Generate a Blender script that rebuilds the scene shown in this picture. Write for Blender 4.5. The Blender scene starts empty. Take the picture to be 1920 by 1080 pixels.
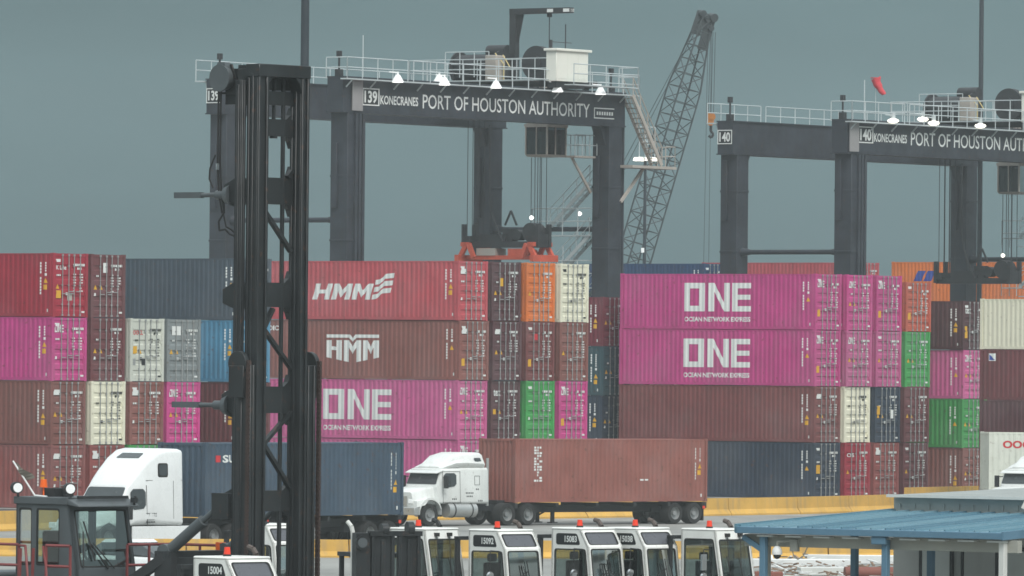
import bpy, bmesh, math, random
from mathutils import Vector, Matrix

random.seed(7)
scene = bpy.context.scene
COL = scene.collection

# ------------------------------------------------------------------ camera
F = 14100.0            # focal length in pixels of the 1920 px wide photograph (long telephoto)
CAM = Vector((0, 0, 6.5))
PITCH = math.atan(153 / F)
ROLL = math.radians(0.55)
r0 = Vector((1, 0, 0)); fwd = Vector((0, math.cos(PITCH), math.sin(PITCH))); u0 = r0.cross(fwd)
cr = math.cos(ROLL) * r0 + math.sin(ROLL) * u0
cu = math.cos(ROLL) * u0 - math.sin(ROLL) * r0
cam_d = bpy.data.cameras.new('camera'); cam_o = bpy.data.objects.new('camera', cam_d); COL.objects.link(cam_o)
M = Matrix((( cr.x, cu.x, -fwd.x, CAM.x), (cr.y, cu.y, -fwd.y, CAM.y), (cr.z, cu.z, -fwd.z, CAM.z), (0, 0, 0, 1)))
cam_o.matrix_world = M
cam_d.sensor_width = 36; cam_d.lens = 36 * F / 1920; cam_d.clip_start = 1; cam_d.clip_end = 6000
scene.camera = cam_o

# ------------------------------------------------------------------ sky, sun, exposure
scene.view_settings.view_transform = 'Standard'; scene.view_settings.look = 'None'
scene.view_settings.exposure = 0.75; scene.view_settings.gamma = 1; scene.view_settings.use_curve_mapping = False
SUN_EL, SUN_AZ = 48, 20       # soft light through cloud from behind the camera, a little to the right
w = bpy.data.worlds.new('World'); scene.world = w; w.use_nodes = True
nt = w.node_tree; nt.nodes.clear()
out = nt.nodes.new('ShaderNodeOutputWorld'); bg = nt.nodes.new('ShaderNodeBackground')
sky = nt.nodes.new('ShaderNodeTexSky'); sky.sky_type = 'NISHITA'; sky.sun_disc = False
sky.sun_elevation = math.radians(SUN_EL); sky.sun_rotation = math.radians(180 - SUN_AZ); sky.dust_density = 4
tc = nt.nodes.new('ShaderNodeTexCoord'); sep = nt.nodes.new('ShaderNodeSeparateXYZ')
nt.links.new(tc.outputs['Generated'], sep.inputs[0])
ramp = nt.nodes.new('ShaderNodeValToRGB'); nt.links.new(sep.outputs['Z'], ramp.inputs[0])
e = ramp.color_ramp.elements
e[0].position = 0.0; e[0].color = (.061, .104, .114, 1)
e[1].position = 1.0; e[1].color = (.74, .80, .83, 1)
m1 = e.new(.05); m1.color = (.070, .116, .125, 1)
m2 = e.new(.30); m2.color = (.30, .37, .385, 1)
noi = nt.nodes.new('ShaderNodeTexNoise'); noi.inputs['Scale'].default_value = 9; noi.inputs['Detail'].default_value = 5
mp = nt.nodes.new('ShaderNodeMapping'); mp.inputs['Scale'].default_value = (1, 1, 5)
nt.links.new(tc.outputs['Generated'], mp.inputs[0]); nt.links.new(mp.outputs[0], noi.inputs['Vector'])
mr = nt.nodes.new('ShaderNodeMapRange'); mr.inputs[1].default_value = .3; mr.inputs[2].default_value = .7
mr.inputs[3].default_value = 8.9; mr.inputs[4].default_value = 11.1
nt.links.new(noi.outputs[0], mr.inputs[0])
vm = nt.nodes.new('ShaderNodeVectorMath'); vm.operation = 'SCALE'
nt.links.new(ramp.outputs[0], vm.inputs[0]); nt.links.new(mr.outputs[0], vm.inputs['Scale'])
mix = nt.nodes.new('ShaderNodeMix'); mix.data_type = 'RGBA'; mix.inputs[0].default_value = .97
nt.links.new(sky.outputs[0], mix.inputs[6]); nt.links.new(vm.outputs[0], mix.inputs[7])
nt.links.new(mix.outputs[2], bg.inputs[0]); bg.inputs[1].default_value = .1
nt.links.new(bg.outputs[0], out.inputs[0])
sd = bpy.data.lights.new('sun', 'SUN'); sd.energy = 1.5; sd.angle = math.radians(35); sd.color = (1, .97, .93)
so = bpy.data.objects.new('sun', sd); COL.objects.link(so)
sdir = Vector((math.sin(math.radians(SUN_AZ)) * math.cos(math.radians(SUN_EL)), -math.cos(math.radians(SUN_AZ)) * math.cos(math.radians(SUN_EL)), math.sin(math.radians(SUN_EL))))
so.rotation_euler = sdir.to_track_quat('Z', 'Y').to_euler(); so.location = (0, -50, 80)
cy = scene.cycles
cy.use_denoising = True; cy.max_bounces = 6; cy.diffuse_bounces = 3; cy.glossy_bounces = 3; cy.transmission_bounces = 4
cy.transparent_max_bounces = 10; cy.volume_bounces = 1; cy.caustics_reflective = False; cy.caustics_refractive = False
scene.render.film_transparent = False
cy.filter_width = 1.6

HAZE = 0.00022

# ------------------------------------------------------------------ helpers
def at(px, py, D):
    """world point on the line of sight through photo pixel (px, py), at depth Y = D"""
    d = fwd + cr * ((px - 960) / F) + cu * ((540 - py) / F)
    return CAM + d * (D / d.y)

def zat(px, py, D): return at(px, py, D).z

class MB:
    def __init__(s): s.v = []; s.f = []; s.m = []; s.sm = []
    def face(s, pts, mi=0):
        n = len(s.v); s.v += [tuple(p) for p in pts]; s.f.append(tuple(range(n, n + len(pts)))); s.m.append(mi); s.sm.append(False)
    def hexa(s, p, mi=0):
        """8 corners: bottom 4 ccw, top 4 ccw"""
        n = len(s.v); s.v += [tuple(q) for q in p]
        for a in ((3, 2, 1, 0), (4, 5, 6, 7), (0, 1, 5, 4), (1, 2, 6, 5), (2, 3, 7, 6), (3, 0, 4, 7)):
            s.f.append(tuple(n + i for i in a)); s.m.append(mi); s.sm.append(False)
        return s
    def box(s, x0, x1, y0, y1, z0, z1, mi=0):
        return s.hexa([(x0, y0, z0), (x1, y0, z0), (x1, y1, z0), (x0, y1, z0), (x0, y0, z1), (x1, y0, z1), (x1, y1, z1), (x0, y1, z1)], mi)
    def beam(s, p, q, wd, ht, up=(0, 0, 1), mi=0):
        p = Vector(p); q = Vector(q); d = (q - p).normalized(); up = Vector(up)
        if abs(d.dot(up)) > .98: up = Vector((1, 0, 0))
        sx = d.cross(up).normalized() * (wd / 2); uz = sx.normalized().cross(d) * (ht / 2)
        return s.hexa([p - sx - uz, q - sx - uz, q + sx - uz, p + sx - uz, p - sx + uz, q - sx + uz, q + sx + uz, p + sx + uz], mi)
    def cyl(s, p, q, r, n=10, r2=None, mi=0, cap=True):
        p = Vector(p); q = Vector(q); d = (q - p).normalized(); r2 = r if r2 is None else r2
        a = d.cross(Vector((0, 0, 1)))
        if a.length < .05: a = d.cross(Vector((1, 0, 0)))
        a.normalize(); b = d.cross(a); k = len(s.v)
        for i in range(n):
            t = 2 * math.pi * i / n; o = a * math.cos(t) + b * math.sin(t)
            s.v.append(tuple(p + o * r)); s.v.append(tuple(q + o * r2))
        for i in range(n):
            j = (i + 1) % n
            s.f.append((k + 2 * i, k + 2 * i + 1, k + 2 * j + 1, k + 2 * j)); s.m.append(mi); s.sm.append(True)
        if cap:
            s.f.append(tuple(k + 2 * i for i in range(n))); s.m.append(mi); s.sm.append(False)
            s.f.append(tuple(k + 2 * i + 1 for i in reversed(range(n)))); s.m.append(mi); s.sm.append(False)
        return s
    def tube(s, pts, r, n=6, mi=0):
        for a, b in zip(pts[:-1], pts[1:]): s.cyl(a, b, r, n, mi=mi)
        return s
    def prism(s, poly, fn, d0, d1, mi=0):
        """poly: 2D outline; fn(a, b, d) -> point; extruded from d0 to d1"""
        n = len(poly); k = len(s.v)
        s.v += [tuple(fn(a, b, d0)) for a, b in poly] + [tuple(fn(a, b, d1)) for a, b in poly]
        s.f.append(tuple(k + i for i in reversed(range(n)))); s.f.append(tuple(k + n + i for i in range(n)))
        for i in range(n): s.f.append((k + i, k + (i + 1) % n, k + n + (i + 1) % n, k + n + i))
        s.m += [mi] * (n + 2); s.sm += [False] * (n + 2)
        return s
    def loft(s, rings, mi=0, cap=True):
        n = len(rings[0]); k = len(s.v)
        for r in rings: s.v += [tuple(p) for p in r]
        for i in range(len(rings) - 1):
            for j in range(n):
                s.f.append((k + i * n + j, k + i * n + (j + 1) % n, k + (i + 1) * n + (j + 1) % n, k + (i + 1) * n + j)); s.m.append(mi); s.sm.append(True)
        if cap:
            s.f.append(tuple(k + j for j in reversed(range(n)))); s.f.append(tuple(k + (len(rings) - 1) * n + j for j in range(n)))
            s.m += [mi, mi]; s.sm += [False, False]
        return s
    def mesh(s, name, mats):
        me = bpy.data.meshes.new(name); me.from_pydata(s.v, [], s.f)
        for m in mats: me.materials.append(m)
        me.polygons.foreach_set('material_index', s.m); me.polygons.foreach_set('use_smooth', s.sm)
        if any(s.sm): me.set_sharp_from_angle(angle=math.radians(38))
        bm = bmesh.new(); bm.from_mesh(me); bmesh.ops.recalc_face_normals(bm, faces=bm.faces); bm.to_mesh(me); bm.free()
        me.update(); return me
    def build(s, name, mats, parent=None, bevel=0, seg=2):
        if not isinstance(mats, (list, tuple)): mats = [mats]
        o = link(name, s.mesh(name, mats), parent)
        if bevel:
            b = o.modifiers.new('bevel', 'BEVEL'); b.width = bevel; b.segments = seg; b.limit_method = 'ANGLE'; b.angle_limit = math.radians(40)
            o.data.polygons.foreach_set('use_smooth', [True] * len(o.data.polygons)); o.data.set_sharp_from_angle(angle=math.radians(50))
            b.harden_normals = False
        return o

def link(name, me, parent=None):
    o = bpy.data.objects.new(name, me); COL.objects.link(o)
    if parent: o.parent = parent
    return o

def thing(name, label, cat, loc=(0, 0, 0), rz=0, group=None):
    o = bpy.data.objects.new(name, None); COL.objects.link(o)
    o.location = loc; o.rotation_euler = (0, 0, rz); o.empty_display_size = .3
    return tag(o, label, cat, group)

def tag(o, label=None, cat=None, group=None, kind=None):
    if label: o['label'] = label
    if cat: o['category'] = cat
    if group: o['group'] = group
    if kind: o['kind'] = kind
    return o

def copy_tree(o, parent=None):
    c = o.copy(); COL.objects.link(c)
    if parent: c.parent = parent
    for ch in list(o.children): copy_tree(ch, c)
    return c

def rring(x, z0, z1, wb, wt, r, n=3):
    """rounded rectangular cross-section in the plane x = const"""
    pts = []
    for cx, cz, a0, ww in ((1, 1, 0, wt), (-1, 1, 90, wt), (-1, -1, 180, wb), (1, -1, 270, wb)):
        for i in range(n + 1):
            a = math.radians(a0 + 90 * i / n)
            y = cx * (ww - r) + r * math.cos(a); z = (z1 - r if cz > 0 else z0 + r) + r * math.sin(a)
            pts.append((x, y, z))
    return pts

# ------------------------------------------------------------------ materials
def mat(name, col, rough=.6, metal=0, dirt=.15, rust=0, scale=1.0, streak=0, bump=0, spec=.35, emit=None, estr=0, vary=False):
    m = bpy.data.materials.new(name); m.use_nodes = True; n = m.node_tree; b = n.nodes['Principled BSDF']; L = n.links.new
    b.inputs['Roughness'].default_value = rough; b.inputs['Metallic'].default_value = metal
    b.inputs['Specular IOR Level'].default_value = spec
    if emit:
        b.inputs['Emission Color'].default_value = (*emit, 1); b.inputs['Emission Strength'].default_value = estr
    t = n.nodes.new('ShaderNodeTexCoord')
    co = t.outputs['Object']
    if vary:      # every container has its own weathering: the pattern is shifted by its 'tone'
        at_ = n.nodes.new('ShaderNodeAttribute'); at_.attribute_type = 'OBJECT'; at_.attribute_name = 'tone'
        ad_ = n.nodes.new('ShaderNodeVectorMath'); ad_.operation = 'ADD'; sc_ = n.nodes.new('ShaderNodeVectorMath'); sc_.operation = 'SCALE'
        cb_ = n.nodes.new('ShaderNodeCombineXYZ'); [cb_.inputs.__getitem__(i_).__setattr__('default_value', v_) for i_, v_ in enumerate((91.0, 37.0, 53.0))]
        L(cb_.outputs[0], sc_.inputs[0]); L(at_.outputs['Fac'], sc_.inputs['Scale']); L(co, ad_.inputs[0]); L(sc_.outputs[0], ad_.inputs[1]); co = ad_.outputs[0]
    def noise(sc, det, vec=(1, 1, 1)):
        mpn = n.nodes.new('ShaderNodeMapping'); mpn.inputs['Scale'].default_value = vec; L(co, mpn.inputs[0])
        q = n.nodes.new('ShaderNodeTexNoise'); q.inputs['Scale'].default_value = sc; q.inputs['Detail'].default_value = det
        L(mpn.outputs[0], q.inputs['Vector']); return q.outputs[0]
    def rng(src, a, bb, c, d):
        q = n.nodes.new('ShaderNodeMapRange'); q.inputs[1].default_value = a; q.inputs[2].default_value = bb
        q.inputs[3].default_value = c; q.inputs[4].default_value = d; L(src, q.inputs[0]); return q.outputs[0]
    def mixc(fac, A, B, blend='MIX'):
        q = n.nodes.new('ShaderNodeMix'); q.data_type = 'RGBA'; q.blend_type = blend
        if isinstance(fac, float): q.inputs[0].default_value = fac
        else: L(fac, q.inputs[0])
        for k, s in ((6, A), (7, B)):
            if isinstance(s, tuple): q.inputs[k].default_value = (*s[:3], 1)
            else: L(s, q.inputs[k])
        return q.outputs[2]
    lo = tuple(c * (1 - dirt) for c in col); hi = tuple(min(1, c * (1 + dirt * .8)) for c in col)
    c = mixc(rng(noise(.9 * scale, 6), .3, .7, 0, 1), lo, hi)
    if streak:
        f = rng(noise(3.5 * scale, 4, (1, 1, .12)), .52, .78, 0, streak)
        g = sum(col) / 3; c = mixc(f, c, (g * .55 + .01, g * .5 + .01, g * .45 + .01))
    if rust:
        f = rng(noise(5 * scale, 8), .62, .72, 0, rust); c = mixc(f, c, (.10, .045, .025))
    if vary:
        c = mixc(rng(noise(.35 * scale, 3), .45, .75, 0, .30), c, tuple(x * .55 + .16 for x in col))     # sun-faded areas
        f = rng(noise(9 * scale, 3, (1, 1, .06)), .64, .74, 0, .6); c = mixc(f, c, tuple(x * .5 + .02 for x in col))   # thin run marks
        hv = n.nodes.new('ShaderNodeHueSaturation'); L(c, hv.inputs['Color']); L(rng(at_.outputs['Fac'], 0, 1, .94, 1.16), hv.inputs['Value']); c = hv.outputs[0]
    L(c, b.inputs['Base Color'])
    L(rng(noise(2.3 * scale, 4), .3, .7, rough - .1, min(1, rough + .12)), b.inputs['Roughness'])
    if bump:
        bn = n.nodes.new('ShaderNodeBump'); bn.inputs['Strength'].default_value = bump; bn.inputs['Distance'].default_value = .02
        L(noise(14 * scale, 6), bn.inputs['Height']); L(bn.outputs[0], b.inputs['Normal'])
    return m

def glass(name, tint=(.40, .46, .46), gloss=.05):
    m = bpy.data.materials.new(name); m.use_nodes = True; n = m.node_tree; n.nodes.clear(); L = n.links.new
    o = n.nodes.new('ShaderNodeOutputMaterial'); t = n.nodes.new('ShaderNodeBsdfTransparent'); g = n.nodes.new('ShaderNodeBsdfGlossy')
    t.inputs[0].default_value = (*tint, 1); g.inputs['Roughness'].default_value = .04; g.inputs[0].default_value = (.9, .95, .95, 1)
    fr = n.nodes.new('ShaderNodeFresnel'); fr.inputs[0].default_value = 1.45
    ad = n.nodes.new('ShaderNodeMath'); ad.operation = 'MULTIPLY_ADD'; ad.inputs[1].default_value = 1.0; ad.inputs[2].default_value = gloss
    mx = n.nodes.new('ShaderNodeMixShader'); ad.inputs[1].default_value = .55; L(fr.outputs[0], ad.inputs[0]); L(ad.outputs[0], mx.inputs[0]); L(t.outputs[0], mx.inputs[1]); L(g.outputs[0], mx.inputs[2]); L(mx.outputs[0], o.inputs[0])
    return m

CP = dict(rough=.55, dirt=.13, rust=.6, streak=.25, vary=True)
PAINT = {
    'red':      mat('paint_red', (.36, .022, .045), **CP),
    'rosered':  mat('paint_rose_red', (.45, .075, .092), **CP),
    'magenta':  mat('paint_magenta', (.51, .052, .225), **CP),
    'pink':     mat('paint_faded_magenta', (.51, .105, .26), **CP),
    'brown':    mat('paint_brown', (.225, .085, .072), **CP),
    'brown2':   mat('paint_dark_brown', (.19, .056, .055), **CP),
    'maroon':   mat('paint_maroon', (.145, .042, .047), **CP),
    'maroon2':  mat('paint_dark_maroon', (.085, .030, .036), **CP),
    'redbrown': mat('paint_red_brown', (.25, .068, .062), **CP),
    'cream':    mat('paint_cream', (.74, .72, .57), rough=.6, dirt=.06, rust=.45, streak=.2, vary=True),
    'offwhite': mat('paint_off_white', (.57, .59, .52), rough=.6, dirt=.08, rust=.4, streak=.25, vary=True),
    'grey':     mat('paint_grey', (.21, .235, .24), **CP),
    'slate':    mat('paint_slate_blue', (.058, .080, .105), **CP),
    'blue':     mat('paint_sky_blue', (.075, .24, .38), **CP),
    'navy':     mat('paint_navy', (.026, .040, .066), **CP),
    'navy2':    mat('paint_far_navy', (.02, .05, .12), **CP),
    'teal':     mat('paint_dark_teal', (.03, .07, .085), **CP),
    'green':    mat('paint_green', (.05, .30, .075), **CP),
    'orange':   mat('paint_orange', (.66, .17, .035), **CP),
    'orangered': mat('paint_orange_red', (.42, .085, .05), **CP),
    'steelblue': mat('paint_steel_blue', (.053, .085, .125), **CP),
    'crimson':  mat('paint_crimson_gap_shade', (.17, .022, .038), **CP),  # red darkened so the shade of the gap is in the paint
    'clay':     mat('paint_clay_brown', (.265, .095, .077), **CP),
}
WHITE = mat('lettering_white', (.74, .76, .74), rough=.7, dirt=.06)
YEL = mat('label_yellow', (.70, .38, .03), rough=.6, dirt=.05)
REDM = mat('lettering_red', (.55, .03, .04), rough=.6, dirt=.05)
BLUEM = mat('lettering_blue', (.03, .07, .33), rough=.6, dirt=.05)
BLACKM = mat('plate_black', (.018, .02, .022), rough=.45, dirt=.1)
GALV = mat('galvanised_bar', (.36, .37, .37), rough=.5, metal=.3, dirt=.2, rust=.2)
RAILM = mat('galvanised_rail', (.52, .57, .58), rough=.5, metal=.1, dirt=.15)
CRANE = mat('crane_charcoal_paint', (.034, .040, .052), rough=.5, dirt=.3, streak=.5, rust=.35)
CRANED = mat('crane_dark_machinery', (.030, .032, .036), rough=.6, dirt=.25, rust=.25)
CRANEW = mat('crane_grey_plate', (.30, .29, .29), rough=.5, dirt=.1)
MASTM = mat('mast_black_paint', (.020, .023, .025), rough=.4, dirt=.45, streak=.6, rust=.5)
MASTB = mat('mast_greasy_brown', (.030, .026, .024), rough=.4, dirt=.3, rust=.3)
CHAIN = mat('chain_rust', (.055, .034, .029), rough=.6, dirt=.3)
SPREAD = mat('spreader_orange_red', (.58, .10, .055), rough=.55, dirt=.15, rust=.3)
TRUCKW = mat('truck_white_paint', (.80, .82, .82), rough=.28, dirt=.05, streak=.10, spec=.5)
TRUCKW2 = mat('truck_worn_white_paint', (.70, .72, .70), rough=.38, dirt=.10, streak=.3, rust=.25)
CABW = mat('tractor_white_paint', (.82, .825, .79), rough=.34, dirt=.07, streak=.22, rust=.12, spec=.45)
GLASS = glass('window_glass')
GLASSD = glass('window_glass_dark', (.10, .115, .125), .03)
GLAZE = mat('dark_glazing', (.055, .065, .07), rough=.2, dirt=.1, spec=.4)
GLASSG = glass('window_glass_green', (.62, .72, .69), .13)
RUBBER = mat('tyre_rubber', (.022, .022, .022), rough=.8, dirt=.25)
RIM = mat('wheel_steel', (.34, .35, .35), rough=.4, metal=.5, dirt=.2)
CHASSIS = mat('chassis_black', (.026, .028, .030), rough=.6, dirt=.25)
ALU = mat('tank_aluminium', (.50, .51, .50), rough=.35, metal=.6, dirt=.1)
HANDRED = mat('handrail_dull_red', (.20, .045, .045), rough=.55, dirt=.2)
HANDLER = mat('handler_grey_paint', (.085, .098, .105), rough=.45, dirt=.15, streak=.25)
BEACON = mat('beacon_red_plastic', (.75, .06, .03), rough=.3, dirt=.02)
BEACONO = mat('beacon_orange_plastic', (.85, .14, .02), rough=.3, dirt=.02)
ROOFB = mat('roof_blue_metal', (.13, .26, .33), rough=.22, metal=.1, dirt=.08, streak=.12)
ROOFB2 = mat('roof_blue_metal_light_stripe', (.165, .295, .36), rough=.26, metal=.1, dirt=.08, streak=.12)  # lighter panel tone, stands in for light stripes between the ribs
ROOFB3 = mat('roof_blue_metal_dark_stripe', (.105, .215, .285), rough=.24, metal=.1, dirt=.08, streak=.12)  # darker panel tone, stands in for the shaded stripes of the ribs
TRIMB = mat('trim_blue', (.10, .20, .285), rough=.45, dirt=.08)
TRIMG = mat('trim_beige_grey', (.33, .33, .29), rough=.6, dirt=.1)
WALLG = mat('wall_grey_metal', (.48, .475, .45), rough=.6, dirt=.08, streak=.2)
WALLL = mat('wall_light_panel', (.62, .63, .60), rough=.6, dirt=.08, streak=.2)
ROOFG = mat('roof_pale_membrane', (.30, .32, .31), rough=.7, dirt=.1)
BARRY = mat('barrier_yellow_paint', (.62, .37, .085), rough=.75, dirt=.12, streak=.4, bump=.2)
CONC = mat('concrete_pale', (.40, .40, .375), rough=.85, dirt=.18, streak=0, bump=.25)
SKYL = mat('tinted_roof_glazing', (.105, .11, .125), rough=.3, dirt=.08, spec=.3)
SEAT = mat('seat_dark_fabric', (.035, .038, .042), rough=.9, dirt=.2)
INTER = mat('cab_interior_grey', (.11, .12, .125), rough=.7, dirt=.15)
LAMP = mat('lamp_lit', (.9, .88, .8), emit=(1, .93, .80), estr=1.0)
LAMPW = mat('lamp_shade_white', (.80, .82, .82), rough=.4, dirt=.03, emit=(1, 1, .97), estr=.12)
SOCK = mat('windsock_red_fabric', (.62, .07, .085), rough=.8, dirt=.1)
FLAGM = mat('flag_dirty_fabric', (.20, .18, .15), rough=.9, dirt=.5)
EHOUSE = mat('electrical_house_cream', (.80, .80, .72), rough=.5, dirt=.05)
CABINET = mat('cabinet_beige', (.42, .38, .34), rough=.5, dirt=.08)
BOOM = mat('boom_dark_steel', (.055, .068, .073), rough=.6, dirt=.2)
HOOK = mat('hook_orange', (.45, .17, .03), rough=.5, dirt=.2)
POLE = mat('pole_dark_steel', (.040, .050, .060), rough=.5, dirt=.15)
YELRAIL = mat('rail_pale_yellow', (.62, .50, .22), rough=.5, dirt=.1)
WOOD = mat('timber_weathered', (.24, .16, .11), rough=.85, dirt=.4, scale=3)
PLASTW = mat('plastic_white', (.70, .71, .70), rough=.5, dirt=.1)
RUSTP = mat('pipe_rusty_red', (.22, .08, .06), rough=.7, dirt=.25, rust=.4)
MIRR = mat('mirror_chrome', (.55, .57, .58), rough=.15, metal=.8, dirt=.05)

# ------------------------------------------------------------------ lettering
_tcache = {}
def text_poly(body, bold=0.0):
    """flat mesh of a line of lettering, scaled to a 1 x 1 box (x to the right, y up)"""
    key = (body, bold)
    if key in _tcache: return _tcache[key]
    c = bpy.data.curves.new('lettering', 'FONT'); c.body = body; c.offset = bold; c.resolution_u = 3
    o = bpy.data.objects.new('lettering', c); COL.objects.link(o)
    dg = bpy.context.evaluated_depsgraph_get(); dg.update()
    me = bpy.data.meshes.new_from_object(o.evaluated_get(dg)); bpy.data.objects.remove(o); bpy.data.curves.remove(c)
    vs = [v.co.copy() for v in me.vertices]; fs = [tuple(p.vertices) for p in me.polygons]; bpy.data.meshes.remove(me)
    x0 = min(v.x for v in vs); x1 = max(v.x for v in vs); y0 = min(v.y for v in vs); y1 = max(v.y for v in vs)
    vs = [((v.x - x0) / (x1 - x0), (v.y - y0) / (y1 - y0)) for v in vs]
    _tcache[key] = (vs, fs); return vs, fs

def add_text(mb, body, fn, x0, x1, y0, y1, bold=0.0, mi=0, slant=0):
    vs, fs = text_poly(body, bold)
    k = len(mb.v)
    mb.v += [tuple(fn(x0 + a * (x1 - x0) + slant * b * (y1 - y0), y0 + b * (y1 - y0))) for a, b in vs]
    for f in fs: mb.f.append(tuple(k + i for i in f)); mb.m.append(mi); mb.sm.append(False)
def add_polys(mb, polys, fn, mi=0):
    for p in polys: mb.face([fn(a, b) for a, b in p], mi)

# ------------------------------------------------------------------ ground
GZ = -0.55
TH = math.atan2(-.598, .802)                       # yard axes: doors face n_d, rows run along w
ND = Vector((math.cos(TH), math.sin(TH), 0)); WD = Vector((-math.sin(TH), math.cos(TH), 0)); UD = -ND

def ground_mat():
    m = mat('pavement_concrete', (.27, .27, .255), rough=.85, dirt=.22, scale=.12, bump=.2)
    n = m.node_tree; L = n.links.new; b = n.nodes['Principled BSDF']; src = b.inputs['Base Color'].links[0].from_socket
    t = n.nodes.new('ShaderNodeTexCoord'); q = n.nodes.new('ShaderNodeTexNoise'); q.inputs['Scale'].default_value = 1.7; q.inputs['Detail'].default_value = 9
    mpn = n.nodes.new('ShaderNodeMapping'); mpn.inputs['Scale'].default_value = (.25, .06, 1); mpn.inputs['Rotation'].default_value = (0, 0, .8)
    L(t.outputs['Object'], mpn.inputs[0]); L(mpn.outputs[0], q.inputs['Vector'])
    r = n.nodes.new('ShaderNodeMapRange'); r.inputs[1].default_value = .45; r.inputs[2].default_value = .75; r.inputs[3].default_value = 0; r.inputs[4].default_value = .6; L(q.outputs[0], r.inputs[0])
    x = n.nodes.new('ShaderNodeMix'); x.data_type = 'RGBA'; L(r.outputs[0], x.inputs[0]); L(src, x.inputs[6]); x.inputs[7].default_value = (.12, .12, .115, 1)
    L(x.outputs[2], b.inputs['Base Color']); return m
mb = MB(); mb.face([(-600, -60, GZ), (600, -60, GZ), (600, 1000, GZ), (-600, 1000, GZ)])
tag(mb.build('ground', ground_mat()), kind='structure')

OL = at(104, 0, 340); OL.z = 0
def yard(w_, u_, z=0): return Vector((OL.x, OL.y, 0)) + WD * w_ + UD * u_ + Vector((0, 0, z))
# raised container yard slab behind the barrier
def slab(name, w0, w1, u0, u1, z0, z1, m):
    mb = MB(); q = [yard(w0, u0), yard(w1, u0), yard(w1, u1), yard(w0, u1)]
    q = [(p.x, p.y) for p in q][::-1]
    mb.hexa([(x, y, z0) for x, y in q] + [(x, y, z1) for x, y in q]); return tag(mb.build(name, m), kind='structure')
PADM = mat('yard_asphalt', (.075, .075, .075), rough=.85, dirt=.25, scale=.3, bump=.2)
slab('yard_pavement', -90, 170, -4, 240, GZ - .3, -.02, PADM)
slab('concrete_pad', -1, 18.5, -.4, 60, -.2, -.004, CONC)
slab('concrete_pad', 28.5, 48, -1, 60, -.2, .166, CONC)
slab('concrete_pad', 57.5, 77, -2.2, 60, -.2, -.004, CONC)
slab('concrete_pad', 61, 82, -22.5, -7.5, GZ - .2, -.004, CONC)

# ------------------------------------------------------------------ haze
mb = MB(); mb.box(-620, 620, -80, 1020, GZ - 1.0, 44)
hz = tag(mb.build('haze', []), kind='stuff')
hm = bpy.data.materials.new('haze_air'); hm.use_nodes = True; hn = hm.node_tree; hn.nodes.clear()
ho = hn.nodes.new('ShaderNodeOutputMaterial'); pv = hn.nodes.new('ShaderNodeVolumePrincipled')
pv.inputs['Color'].default_value = (.80, .86, .87, 1); pv.inputs['Density'].default_value = HAZE
pv.inputs['Anisotropy'].default_value = 0
hn.links.new(pv.outputs[0], ho.inputs['Volume']); hz.data.materials.append(hm)

# ------------------------------------------------------------------ containers
LC, WC = 12.192, 2.438
def prof(x, per=.278):
    t = (x / per) % 1.0
    a, b_, c = .012, .042, .25
    if t < .25: return a
    if t < .5: return a + (b_ - a) * (t - .25) / .25
    if t < .75: return b_
    return b_ - (b_ - a) * (t - .75) / .25
def knots(x0, x1, per=.278):
    k = math.ceil(x0 / (per / 4)); r = []
    while k * per / 4 < x1: r.append(k * per / 4); k += 1
    return r

def flat_mesh(name, polys_mb, material, conform=True):
    """lettering drawn in (x, z) and laid on the corrugated long side, following its folds"""
    bm = bmesh.new(); vs = [bm.verts.new((a, 0, b)) for a, b, _ in polys_mb.v]
    for f in polys_mb.f:
        try: bm.faces.new([vs[i] for i in f])
        except ValueError: pass
    bmesh.ops.triangulate(bm, faces=bm.faces)
    if conform:
        x0 = min(v.co.x for v in bm.verts); x1 = max(v.co.x for v in bm.verts)
        for k in knots(x0, x1):
            bmesh.ops.bisect_plane(bm, geom=bm.verts[:] + bm.edges[:] + bm.faces[:], dist=1e-5, plane_co=(k, 0, 0), plane_no=(1, 0, 0))
        for v in bm.verts: v.co.y = prof(v.co.x) - .006
    bmesh.ops.recalc_face_normals(bm, faces=bm.faces)
    me = bpy.data.meshes.new(name); bm.to_mesh(me); bm.free(); me.materials.append(material); return me

_p2 = lambda a, b: (a, b, 0)
def rect(a0, b0, a1, b1): return [(a0, b0), (a1, b0), (a1, b1), (a0, b1)]

def one_polys(w_, h):
    k = w_ / 4.15; v = h / 1.48
    P = []
    P += [rect(0, 0, 1.30, .29), rect(0, 1.19, 1.30, 1.48), rect(0, .29, .36, 1.19), rect(.94, .29, 1.30, 1.19)]
    P += [rect(1.52, 0, 1.88, 1.48), rect(2.49, 0, 2.85, 1.48), [(1.88, 1.48), (1.88, 1.02), (2.49, 0), (2.49, .46)]]
    P += [rect(2.99, 0, 3.33, 1.48), rect(3.33, 0, 4.15, .28), rect(3.33, .61, 4.12, .87), rect(3.33, 1.20, 4.15, 1.48)]
    return [[(a * k, b * v) for a, b in p] for p in P]

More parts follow.
